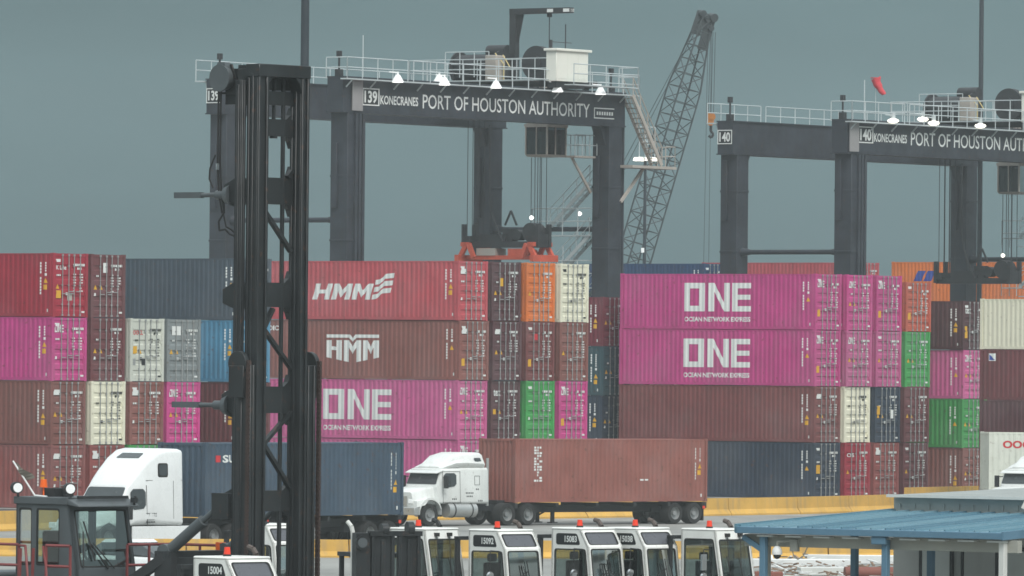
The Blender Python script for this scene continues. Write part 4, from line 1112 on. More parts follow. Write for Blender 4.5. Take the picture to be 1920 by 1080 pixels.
def aero_truck(loc, rz, label):
    t = thing('semi_truck', label, 'truck', loc, rz, 'trucks on the container road')
    b = Body([(0, .95, 3.84, 1.22, 1.14, .14), (.15, .95, 3.88, 1.24, 1.16, .16), (.9, .95, 3.90, 1.24, 1.16, .20), (1.35, .95, 3.84, 1.24, 1.15, .24), (1.9, .95, 3.56, 1.23, 1.12, .28),
              (2.35, .95, 3.20, 1.23, 1.09, .28), (2.75, .95, 2.80, 1.22, 1.06, .24), (2.95, .95, 2.52, 1.21, 1.02, .14), (3.0, .95, 2.44, 1.20, 1.02, .10)])
    m = MB(); m.loft(b.rings()); m.build('cab_body', TRUCKW, t)
    b2 = Body([(3.0, .95, 2.44, 1.20, 1.02, .10), (3.52, .95, 1.66, 1.18, 1.10, .10), (3.56, .95, 1.62, 1.17, 1.08, .14), (4.3, .85, 1.52, 1.14, .98, .2), (4.85, .7, 1.36, 1.10, .90, .25), (5.1, .55, 1.05, 1.05, .85, .2), (5.16, .5, .8, 1.0, .9, .12)])
    m = MB(); m.loft(b2.rings()); m.build('hood', TRUCKW, t)
    m = MB(); q = [b2.top(3.02, -.93), b2.top(3.02, .93), b2.top(3.50, 1.0), b2.top(3.50, -1.0)]; m.face(roundpoly(q, .1)); m.build('windshield', GLAZE, t)
    m = MB(); q = [b.top(1.62, .62, .02), b.top(1.62, -.45, .02), b.top(1.95, -.50, .02), b.top(1.95, .66, .02)]; m.face(roundpoly(q, .05)); m.build('roof_window', GLAZE, t)
    for sg in (1, -1):
        side_pane(b, [(2.15, 1.62), (2.93, 1.55), (2.93, 2.36), (2.15, 2.36)], sg, 'side_window', GLAZE, t)
        w_ = side_pane(b, [(.92, 2.86), (1.38, 2.86), (1.38, 3.28), (.92, 3.28)], sg, 'sleeper_window', GLAZE, t)
        m = MB(); fr_ = [b.side(x, z, sg, .004) for x, z in ((.86, 2.80), (1.44, 2.80), (1.44, 3.34), (.86, 3.34))]; m.face(roundpoly(fr_, .1), 0); m.build('frame', RUBBER, w_)
        m = MB()
        for z in (2.68, 1.18): m.beam(b.side(.02, z, sg, .002), b.side(2.1, z, sg, .002), .012, .018)
        m.beam(b.side(.55, 1.2, sg, .002), b.side(.55, 2.66, sg, .002), .012, .018); m.beam(b.side(2.08, 1.0, sg, .002), b.side(2.08, 2.5, sg, .002), .014, .02)
        m.build('panel_seam', RUBBER, t)
        m = MB(); m.box(-1.1, 2.9, sg * 1.16 - .03, sg * 1.16 + .03, .32, .93); m.build('side_skirt', TRUCKW, t, bevel=.02)
        m = MB(); m.beam((2.95, sg * 1.2, 1.45), (3.3, sg * 1.4, 1.5), .05, .05); m.box(3.25, 3.36, sg * 1.42 - .1, sg * 1.42 + .1, 1.2, 1.75); m.build('mirror', CHASSIS, t, bevel=.03)
        m = MB(); m.box(4.95, 5.15, sg * .92 - .17, sg * .92 + .17, .85, 1.08); m.build('headlight', LAMPW, t, bevel=.03)
        wheel(t, 4.25, sg * 1.02, .50, .30)
        for x in (-1.9, -3.2): wheel(t, x, sg * .92, .50, .56)
        m = MB()
        for i in range(4): m.cyl((4.25 + .56 * math.cos(a0), sg * 1.18, .5 + .56 * math.sin(a0)), (4.25 + .56 * math.cos(a1), sg * 1.18, .5 + .56 * math.sin(a1)), .04, 6) if (a0 := i * math.pi / 4) is not None and (a1 := (i + 1) * math.pi / 4) else None
        m.build('wheel_arch', CHASSIS, t)
    g = MB()
    for zi, k in ((1.38, 7), (1.28, 6), (1.06, 6)):
        for i in range(k): p = b.side(1.55 + i * .09 + (.1 if zi < 1.2 else 0), zi, 1, .006); g.face([p, p + Vector((.06, 0, 0)), p + Vector((.06, 0, .06)), p + Vector((0, 0, .06))])
    g.build('marking', BLACKM, t)
    m = MB(); m.box(4.9, 5.22, -1.12, 1.12, .32, .68); m.build('bumper', CHASSIS, t, bevel=.05)
    m = MB()
    for y in (-.42, .42): m.box(-4.0, 4.8, y - .06, y + .06, .62, .92)
    m.box(-3.1, -2.0, -.5, .5, .92, 1.12); m.box(-1.0, -.15, -.9, .9, .6, 1.0); m.build('chassis', CHASSIS, t)
    return t

def day_truck(loc, rz, label):
    t = thing('semi_truck', label, 'truck', loc, rz, 'trucks on the container road')
    b = Body([(0, 1.0, 2.55, 1.16, 1.10, .10), (.05, 1.0, 2.62, 1.19, 1.13, .12), (1.6, 1.0, 2.62, 1.19, 1.12, .12), (1.65, 1.0, 2.60, 1.16, 1.10, .12), (2.72, 1.0, 2.58, 1.14, 1.06, .12), (2.78, 1.0, 2.52, 1.13, 1.04, .12)])
    m = MB(); m.loft(b.rings()); m.build('cab_body', TRUCKW2, t)
    rb = Body([(.18, 2.60, 3.22, 1.10, .92, .16), (.30, 2.60, 3.30, 1.12, .94, .2), (1.2, 2.60, 3.30, 1.12, .92, .24), (1.9, 2.59, 3.16, 1.08, .84, .24), (2.35, 2.58, 2.86, 1.0, .72, .12), (2.62, 2.57, 2.66, .95, .68, .04)])
    m = MB(); m.loft(rb.rings()); m.build('roof_fairing', TRUCKW2, t)
    b2 = Body([(2.78, 1.0, 2.50, 1.13, 1.02, .10), (3.06, 1.0, 1.84, 1.12, 1.04, .10), (3.10, .95, 1.78, 1.02, .86, .14), (3.6, .9, 1.72, 1.0, .84, .14), (4.15, .8, 1.63, .96, .80, .16), (4.34, .75, 1.52, .94, .78, .12)])
    m = MB(); m.loft(b2.rings()); m.build('hood', TRUCKW2, t)
    m = MB(); m.face(roundpoly([b2.top(2.79, -.92), b2.top(2.79, .92), b2.top(3.05, .98), b2.top(3.05, -.98)], .06)); m.build('windshield', GLAZE, t)
    m = MB(); m.hexa([(2.72, -1.1, 2.47), (3.08, -1.05, 2.36), (3.08, 1.05, 2.36), (2.72, 1.1, 2.47), (2.72, -1.1, 2.52), (3.08, -1.05, 2.39), (3.08, 1.05, 2.39), (2.72, 1.1, 2.52)]); m.build('sun_visor', TRUCKW2, t)
    for sg in (1, -1):
        side_pane(b, [(1.95, 1.80), (2.70, 1.72), (2.70, 2.38), (1.95, 2.38)], sg, 'side_window', GLAZE, t)
        m = MB(); m.beam(b.side(2.32, 1.76, sg), b.side(2.32, 2.36, sg), .03, .03); m.build('window_bar', CHASSIS, t)
        mbq = MB(); mbq.face(roundpoly([rb.side(x, z, sg) for x, z in ((.32, 2.78), (.72, 2.78), (.80, 3.06), (.40, 3.06))], .04)); mbq.build('roof_window', GLAZE, t)
        m = MB()
        for x0, x1, z0, z1 in ((.55, .85, 1.85, 2.25), (1.72, 2.74, 1.05, 2.45)):
            P = [b.side(x, z, sg, .003) for x, z in ((x0, z0), (x1, z0), (x1, z1), (x0, z1))]
            for i in range(4): m.beam(P[i], P[(i + 1) % 4], .014, .014)
        m.build('door_seam', RUBBER, t)
        fe = MB(); arc = [(3.55 + .66 * math.cos(math.radians(a)), .62 + .62 * math.sin(math.radians(a))) for a in range(-5, 186, 19)]
        for (xa, za), (xb, zb) in zip(arc[:-1], arc[1:]): fe.hexa([(xa, sg * .84, za - .05), (xb, sg * .84, zb - .05), (xb, sg * 1.2, zb - .05), (xa, sg * 1.2, za - .05), (xa, sg * .84, za + .05), (xb, sg * .84, zb + .05), (xb, sg * 1.2, zb + .05), (xa, sg * 1.2, za + .05)])
        fe.hexa([(3.9, sg * .8, .95), (4.35, sg * .8, .85), (4.35, sg * 1.15, .85), (3.9, sg * 1.2, .95), (3.6, sg * .8, 1.27), (4.3, sg * .8, 1.15), (4.3, sg * 1.1, 1.12), (3.6, sg * 1.18, 1.25)])
        fe.build('fender', TRUCKW2, t)
        m = MB(); m.cyl((.75, sg * .95, .72), (2.45, sg * .95, .72), .34, 18); ft = m.build('fuel_tank', ALU, t)
        m = MB()
        for x in (1.05, 2.1): m.cyl((x - .03, sg * .95, .72), (x + .03, sg * .95, .72), .355, 18)
        m.build('strap', CHASSIS, ft)
        m = MB(); m.cyl((-.08, sg * .98, .9), (-.08, sg * .98, 3.05), .07, 10); m.build('exhaust_stack', ALU, t)
        m = MB(); m.beam((2.7, sg * 1.1, 2.2), (2.85, sg * 1.4, 2.2), .04, .04); m.box(2.78, 2.9, sg * 1.42 - .1, sg * 1.42 + .1, 1.7, 2.25); m.build('mirror', CHASSIS, t)
        m = MB(); m.box(4.22, 4.36, sg * .70 - .14, sg * .70 + .14, 1.02, 1.2); m.build('headlight', LAMPW, t, bevel=.02)
        wheel(t, 3.55, sg * 1.0, .51, .30)
        for x in (-1.15, -2.45): wheel(t, x, sg * .92, .51, .56)
    g = MB()
    for zi, x0, k in ((1.62, .62, 2), (1.45, .95, 5), (1.30, 1.0, 4), (1.18, 1.95, 3), (1.1, .4, 3)):
        for i in range(k): p = b.side(x0 + i * .10, zi, 1, .006); g.face([p, p + Vector((.06, 0, 0)), p + Vector((.06, 0, .07)), p + Vector((0, 0, .07))])
    g.build('marking', BLACKM, t)
    m = MB(); m.box(4.2, 4.5, -1.15, 1.15, .5, .85); m.build('bumper', ALU, t, bevel=.03)
    m = MB(); m.box(4.28, 4.36, -.5, .5, .9, 1.34); m.build('grille', ALU, t)
    m = MB()
    for y in (-.42, .42): m.box(-3.3, 4.2, y - .06, y + .06, .66, .95)
    m.box(-2.3, -1.2, -.5, .5, .95, 1.13); m.build('chassis', CHASSIS, t)
    return t

def trailer(loc, rz, zb, label):
    """container chassis in the container's own frame: x = 0 at the doors, negative forward"""
    t = thing('container_chassis', label, 'trailer', loc, rz, 'container chassis on the road'); z = zb
    m = MB()
    for y in (.80, 1.64): m.box(-12.2, -.02, y - .07, y + .07, z - .46, z - .14)
    for x in (-12.1, -9.5, -7, -4.6, -2.4, -.2): m.box(x - .08, x + .08, .05, 2.39, z - .20, z - .02)
    m.box(-12.2, -12.0, .02, 2.42, z - .26, z - .02); m.box(-.22, -.02, .02, 2.42, z - .30, z - .02); m.build('frame', CHASSIS, t)
    m = MB(); m.box(-.12, -.04, .25, 2.19, .45, .55)
    for y in (.5, 1.9): m.box(-.14, -.04, y, y + .08, .45, z - .25)
    m.build('underride_guard', CHASSIS, t)
    m = MB()
    for y in (.7, 1.7): m.box(-9.2, -9.06, y, y + .14, .12, z - .2); m.box(-9.3, -8.96, y - .1, y + .24, .08, .13)
    m.beam((-9.1, .8, .8), (-9.1, 1.8, .4), .06, .06); m.build('landing_gear', CHASSIS, t)
    for x in (-.78, -2.02):
        for y in (.30, 2.14): wheel(t, x, y, .50, .54)
    m = MB(); m.box(-3.0, -.25, .6, 1.84, .55, z - .3); m.build('axle_bogie', CHASSIS, t)
    for y in (.18, 2.2): m = MB(); m.box(-.01, .03, y, y + .2, z - .36, z - .2); m.box(-.30, -.14, -.01 if y < 1 else 2.44, .0 if y < 1 else 2.45, z - .32, z - .2); m.build('tail_light', BEACON, t)
    for y in (.05, 1.84): m = MB(); m.box(-.20, -.17, y, y + .55, .15, .9); m.build('mud_flap', RUBBER, t)
    return t

def rig(px, D, e, zb, gap, H, paint, truck, clabel, tlabel, chlabel, **kw):
    """px, D: near front corner of the carried container; e: direction from front to rear"""
    e = Vector((e[0], e[1], 0)).normalized(); pf = at(px, 900, D); pf.z = GZ; pr = pf + e * LC
    rz = math.atan2(e.y, e.x)
    container(Vector((pr.x, pr.y, GZ + zb)), rz, H, paint, clabel, group='containers carried on trucks', **kw)
    trailer(pr, rz, zb, chlabel)
    if truck:
        left = Vector((e.y, -e.x, 0)); pc = pf - e * gap - left * 1.2
        truck(pc, math.atan2(-e.y, -e.x), tlabel)
rig(385, 290, (.616, .788), 1.22, 1.34, HC, 'steelblue', aero_truck, 'steel blue container on the trailer of the white high roof truck', 'white truck with tall rounded sleeper roof, facing left', 'black chassis under the steel blue container',
    dlogo=None, logo=(lambda: logo_text('SU', -11.15, -10.3, 2.12, 2.42, .03), WHITE), number='a')
rig(966, 340, (.73, .683), 1.03, 1.60, HC, 'clay', day_truck, 'clay brown container on the trailer behind the older white truck', 'older white truck with sun visor and small roof fairing, in front of the clay container', 'black chassis under the clay brown container')
rig(1854, 371, (.99, .12), 1.3, 1.4, HC, 'offwhite', None, 'pale container with red lettering on a trailer at the right edge', '', 'black chassis under the pale container at the right edge',
    logo=(lambda: logo_text('OOCL', -11.5, -9.8, 2.10, 2.48, .035), REDM), number='b')
pt = at(1982, 900, 358); pt.z = GZ
day_truck(pt, math.atan2(-.75, -.66), 'white truck cab at the right edge above the grey flat roof')
# marks on the clay brown container: white vertical lettering near the front, small plate
def clay_marks():
    m = MB(); r = random.Random(3); z = 2.55
    for k in range(13):
        for i in range(3):
            if r.random() < .8: add_polys(m, [rect(-11.0 + i * .17, z - .10, -11.0 + i * .17 + r.uniform(.08, .15), z - .01)], _p2)
        z -= .125
    add_polys(m, [rect(-4.3, .98, -4.1, 1.05), rect(-4.0, .98, -3.8, 1.05)], _p2); return m
for o in list(bpy.data.objects):
    if o.get('label', '').startswith('clay brown container on'): mark('marking', flat_mesh('marking', clay_marks(), WHITE), o)
    if o.get('label', '').startswith('steel blue container on the trailer'):
        g = MB(); add_polys(g, [rect(-11.55, 2.14, -11.25, 2.40)], _p2); link('logo', flat_mesh('logo', g, REDM), o)
    if o.get('label', '').startswith('brown container with a white old style'):
        link('lettering', flat_mesh('lettering', logo_text('OIC', -LC + .55, -LC + 1.2, 2.36, 2.60, .03), WHITE), o)
    if o.get('label', '').startswith('dark maroon long container with a small'):
        g = MB(); fe = lambda a, b: (a, .004, b)
        add_polys(g, [rect(-LC + .55, 2.0, -LC + .95, 2.38)], _p2); link('emblem', flat_mesh('emblem', g, WHITE), o)
        g = MB(); add_polys(g, [[(-LC + .58, 2.04), (-LC + .92, 2.04), (-LC + .58, 2.34)]], _p2); me = flat_mesh('emblem', g, BLUEM)
        for v in me.vertices: v.co.y -= .004
        link('emblem', me, o)

# ------------------------------------------------------------------ yard tractors
def yard_tractor(px, D, kind, num, label, wip=0):
    h = Vector((.72, -.694, 0)); rz = math.atan2(h.y, h.x); lf = Vector((-h.y, h.x, 0))
    p = at(px, 1000, D); p.z = GZ; p = p - h * .60 + lf * .62
    t = thing('yard_tractor', label, 'yard tractor', p, rz + random.Random(px).uniform(-.03, .03), 'white yard tractors parked in a row')
    W_ = .62; ZB = 1.05; T = 3.1
    xb, xm, xt = .76, .64, .36                       # front profile: bottom, windshield top, roof edge
    zw, zs = 1.72, (2.66 if kind == 'A' else 2.93)
    fx = lambda z: xb + (xm - xb) * (z - zw) / (2.66 - zw) if z <= 2.66 else xm + (xt - xm) * (z - 2.66) / (T - 2.66)
    if kind == 'B': fx = lambda z: .80 - .26 * (z - zw) / (T - zw)
    m = MB()
    wins = []
    for sg in (-1, 1):
        y = sg * W_; N = (0, sg, 0)
        O = [(-.62, y, zw), (fx(zw), y, zw), (fx(zs), y, zs), (-.62, y, zs)]
        I = [(-.50, y, zw + .06), (fx(zw + .06) - .10, y, zw + .06), (fx(zs - .07) - .10, y, zs - .07), (-.50, y, zs - .07)]
        panel_hole(m, O, I, .07, N, .05); wins.append((I, N, GLASS))
        P = [(-.62, zs), (fx(zs), zs), (fx(T - .03), T - .03), (-.62, T - .03)]
        m.prism(P, lambda a, b, d: (a, d, b), y - sg * .05, y)
        m.prism([(-.62, ZB), (.80, ZB), (fx(zw), zw), (-.62, zw)], lambda a, b, d: (a, d, b), y - sg * .05, y)
    # front
    def front(z0, z1, ins, top_ins):
        O = [(fx(z0), -W_, z0), (fx(z0), W_, z0), (fx(z1), W_, z1), (fx(z1), -W_, z1)]
        a, b = z0 + ins, z1 - top_ins
        I = [(fx(a), -W_ + .10, a), (fx(a), W_ - .10, a), (fx(b), W_ - .10, b), (fx(b), -W_ + .10, b)]
        N = Vector((z1 - z0, 0, fx(z0) - fx(z1))).normalized(); panel_hole(m, O, I, .07, N, .05); return I, N
    if kind == 'A':
        I, N = front(zw, 2.66, .05, .06); wins.append((I, N, GLASS)); wf = (I, N)
        I, N = front(2.66, T - .03, .05, .06); wins.append((I, N, SKYL))
    else:
        I, N = front(zw, T - .03, .05, .22); wins.append((I, N, GLASS)); wf = (I, N)
    m.box(.75, .82, -W_, W_, ZB, zw)
    # rear
    O = [(-.62, W_, zw), (-.62, -W_, zw), (-.62, -W_, T - .03), (-.62, W_, T - .03)]; I = [(-.62, W_ - .12, zw + .1), (-.62, -W_ + .12, zw + .1), (-.62, -W_ + .12, T - .4), (-.62, W_ - .12, T - .4)]
    panel_hole(m, O, I, .07, (-1, 0, 0), .05); wins.append((I, Vector((-1, 0, 0)), GLASSG)); m.box(-.62, -.57, -W_, W_, ZB, zw); m.box(-.57, .76, -W_ + .05, W_ - .05, ZB, ZB + .06)
    cab = m.build('cab_shell', CABW, t)
    m = MB(); xr = fx(T - .03); m.box(-.63, xr + .01, -W_ - .01, W_ + .01, T - .03, T + .03); m.build('roof', CABW, t, bevel=.03)
    for I, N, gm in wins: window(t, I, .07, N, gm)
    if num:
        for sg in (-1, 1):
            y = sg * (W_ + .004); P = [(-.46, y, 2.70), (.38, y, 2.70), (.26, y, 2.985), (-.46, y, 2.985)]
            g = MB(); rp = roundpoly(P, .07); g.face(rp); k = len(rp)
            for i in range(k): g.face([rp[i], rp[(i + 1) % k], rp[(i + 1) % k] - Vector((0, sg * .02, 0)), rp[i] - Vector((0, sg * .02, 0))])
            np_ = g.build('number_plate', BLACKM, t)
            g = MB(); fn = (lambda a, b: (a, y - .004, b)) if sg < 0 else (lambda a, b: (-a - .2, y + .004, b))
            add_text(g, num, fn, -.16, .26, 2.765, 2.925, .03); g.build('number', WHITE, np_)
    # wipers
    I, N = wf; I = [Vector(p) for p in I]; N = Vector(N)
    def fp(u, v): return I[0].lerp(I[1], u).lerp(I[3].lerp(I[2], u), v) + N * .03
    m = MB()
    if kind == 'A': ws = [((.08, -.04), (.42, .30)), ((.22, -.04), (.60, .42)), ((.45, .55), (.55, .1))]
    else: ws = [((.28, 1.05), (.20, .35)), ((.72, 1.05), (.62, .30))]
    for a, b in ws: m.beam(fp(*a), fp(*b), .018, .014); m.beam(fp(b[0] - .03, b[1] + .28), fp(b[0] + .03, b[1] - .26), .016, .02)
    if kind == 'B':
        for u in (.28, .72): m.box(fp(u, 1.1).x - .05, fp(u, 1.1).x + .06, fp(u, 1.1).y - .06, fp(u, 1.1).y + .05, fp(u, 1.1).z - .04, fp(u, 1.1).z + .05)
    m.build('wiper', RUBBER, t)
    # mirror, grab wire
    m = MB(); m.tube([(.45, -W_, 2.60), (.50, -W_ - .35, 2.62), (.52, -W_ - .38, 2.0)], .014, 6); m.build('mirror_arm', CHASSIS, t)
    m = MB()
    if kind == 'A': m.cyl((.50, -W_ - .38, 2.02), (.55, -W_ - .38, 2.0), .10, 14); m.cyl((.551, -W_ - .38, 2.0), (.56, -W_ - .38, 2.0), .085, 14)
    else: m.box(.5, .56, -W_ - .46, -W_ - .30, 2.1, 2.5); m.cyl((.50, -W_ - .38, 1.95), (.55, -W_ - .38, 1.93), .10, 14)
    m.build('mirror', MIRR, t)
    # interior
    m = MB(); m.box(-.42, .05, -.25, .25, 1.25, 1.62); m.box(-.50, -.36, -.25, .25, 1.62, 2.30); m.box(-.48, -.38, -.14, .14, 2.32, 2.52); m.build('seat', SEAT, t, bevel=.04)
    m = MB(); m.box(.42, .70, -.5, .5, 1.2, 1.78); m.cyl((.38, 0, 1.5), (.24, 0, 1.92), .03, 8); m.build('dashboard', INTER, t)
    m = MB(); n = 18; c = Vector((.22, 0, 1.95)); ax = Vector((-.35, 0, .93)).normalized(); s1 = Vector((0, 1, 0)); s2 = ax.cross(s1)
    m.tube([c + (s1 * math.cos(2 * math.pi * i / n) + s2 * math.sin(2 * math.pi * i / n)) * .2 for i in range(n + 1)], .016, 6); m.build('steering_wheel', SEAT, t)
    # beacon, exhaust, lamps
    m = MB(); m.cyl((-.05, -.2, T + .03), (-.05, -.2, T + .07), .09, 12); bb = m.build('beacon_base', CHASSIS, t)
    m = MB(); m.cyl((-.05, -.2, T + .07), (-.05, -.2, T + .22), .075, 14, r2=.06); m.build('beacon', BEACON, t)
    m = MB(); m.box(-.95, -.80, -.8, .8, T - .25, T - .16)
    for y in (-.75, .75): m.box(-.93, -.83, y - .05, y + .05, 1.0, T - .2)
    m.build('rear_guard', CHASSIS, t)
    m = MB(); ex = Vector((-.35, .92, 0)); m.tube([ex + Vector((0, 0, z)) for z in (1.0, T - .1)] , .07, 10); m.tube([ex + Vector((0, 0, T - .1)), ex + Vector((-.02, 0, T + .04)), ex + Vector((-.12, .0, T + .16)), ex + Vector((-.26, 0, T + .20))], .06, 8); m.build('exhaust_pipe', CHASSIS if wip else RUSTM, t)
    # chassis, fifth wheel, wheels
    m = MB()
    for y in (-.4, .4): m.box(-4.2, 1.3, y - .06, y + .06, .62, .92)
    m.box(.80, 1.35, -1.1, 1.1, .45, .95); m.box(-.7, .9, -.65, 1.1, .92, 1.05); m.build('chassis', CHASSIS, t)
    m = MB(); m.box(-3.6, -2.6, -.5, .5, 1.05, 1.2); m.beam((-1.2, 0, .95), (-3.0, 0, 1.1), .5, .12); m.build('fifth_wheel', CHASSIS, t)
    m = MB(); m.box(-.6, .75, .68, 1.15, 1.05, 1.75); m.build('engine_cover', CABW, t, bevel=.05)
    for sg in (-1, 1): wheel(t, .55, sg * .98, .50, .28); wheel(t, -3.0, sg * .92, .50, .54)
    for sg in (-1, 1): m = MB(); m.box(1.345, 1.37, sg * .8 - .1, sg * .8 + .1, .62, .78); m.build('headlight', LAMPW, t)
    return t
RUSTM = mat('exhaust_heat_brown', (.10, .08, .07), rough=.6, dirt=.3)
yard_tractor(440, 155, 'A', '15004', 'white yard tractor cab numbered 15004 in front of the black mast')
yard_tractor(946, 184, 'A', '15092', 'white yard tractor cab numbered 15092, standing clear beside the cab with hanging wipers')
yard_tractor(1101, 187, 'A', '15083', 'white yard tractor cab numbered 15083, in front of an overlapping twin')
yard_tractor(1205, 187.8, 'A', '15038', 'white yard tractor cab numbered 15038, partly behind its neighbour')
yard_tractor(797, 185, 'B', None, 'white yard tractor cab next to the black lift truck mast, no number', 1)
yard_tractor(1345, 187.5, 'B', None, 'white yard tractor cab by the blue porch, tall front window without number')
yard_tractor(509, 188, 'A', None, 'white yard tractor cab glimpsed through the opening of the black mast')

# ------------------------------------------------------------------ black lift truck left of the unnumbered cab
def lift_truck():
    h = Vector((.35, -.937, 0)); rz = math.atan2(h.y, h.x); p = at(742, 1000, 180.5); p.z = GZ
    t = thing('lift_truck', 'black lift truck mast and hose reel beside a white cab', 'lift truck', p, rz); T = 3.15
    for y0, y1 in ((-.62, -.04), (.06, .62)):
        m = MB(); m.box(-.12, .0, y0, y1, .2, T - .12); m.box(.0, .07, y0, y0 + .08, .2, T - .12); m.box(.0, .07, y1 - .08, y1, .2, T - .12); m.box(.0, .05, (y0 + y1) / 2 - .05, (y0 + y1) / 2 + .05, .2, T - .2); m.build('mast_upright', MASTM, t, bevel=.012, seg=1)
    m = MB(); m.box(-.16, .08, -.66, .66, T - .12, T); m.cyl((-.05, -.35, T + .02), (-.05, -.2, T + .02), .16, 14); m.cyl((-.05, .3, T + .05), (-.05, .45, T + .05), .18, 14); m.build('crosshead', MASTM, t)
    m = MB(); m.box(-.3, .0, -1.0, -.64, 1.0, T - .05); m.tube([(-.1, -.9, T - .1), (-.1, -.98, T - .5), (-.08, -.9, T - .9), (-.1, -.75, T - 1.3)], .03, 6); m.build('hose_bracket', MASTM, t)
    m = MB(); m.cyl((-.05, -.86, T - .28), (.06, -.86, T - .28), .17, 18); m.cyl((.06, -.86, T - .28), (.075, -.86, T - .28), .12, 16, mi=1); m.build('hose_reel', [MASTM, HANDLER], t)
    m = MB(); m.tube([(-.4, -.95, 1.2), (-.4, -.95, T - .05), (-.42, -.98, T + .1), (-.5, -1.06, T + .22)], .055, 8); m.build('exhaust_pipe', WALLL, t)
    m = MB(); m.box(.02, .14, -.75, .75, .5, 1.3); m.box(.14, .2, -.75, .75, .5, .62); m.build('carriage', MASTM, t)
    for y in (-.4, .4): m = MB(); m.box(.14, 1.4, y - .07, y + .07, .06, .12); m.box(.14, .2, y - .07, y + .07, .12, .6); m.build('fork', MASTM, t)
    m = MB(); m.box(-2.9, -.3, -.75, .75, .4, 1.2); m.box(-3.2, -2.3, -.72, .72, .45, 1.5); m.build('body', HANDLER, t, bevel=.06)
    m = MB(); 
    for x in (-.6, -2.2):
        for y in (-.6, .6): m.box(x - .05, x + .05, y - .05, y + .05, 1.2, 2.5)
    m.box(-2.3, -.5, -.68, .68, 2.5, 2.6); m.build('overhead_guard', CHASSIS, t)
    m = MB(); m.box(-1.9, -1.3, -.3, .3, 1.2, 1.4); m.box(-1.95, -1.8, -.3, .3, 1.4, 1.9); m.build('seat', SEAT, t)
    for x, r in ((-.5, .42), (-2.5, .36)):
        for y in (-.72, .72): wheel(t, x, y, r, .28)
lift_truck()

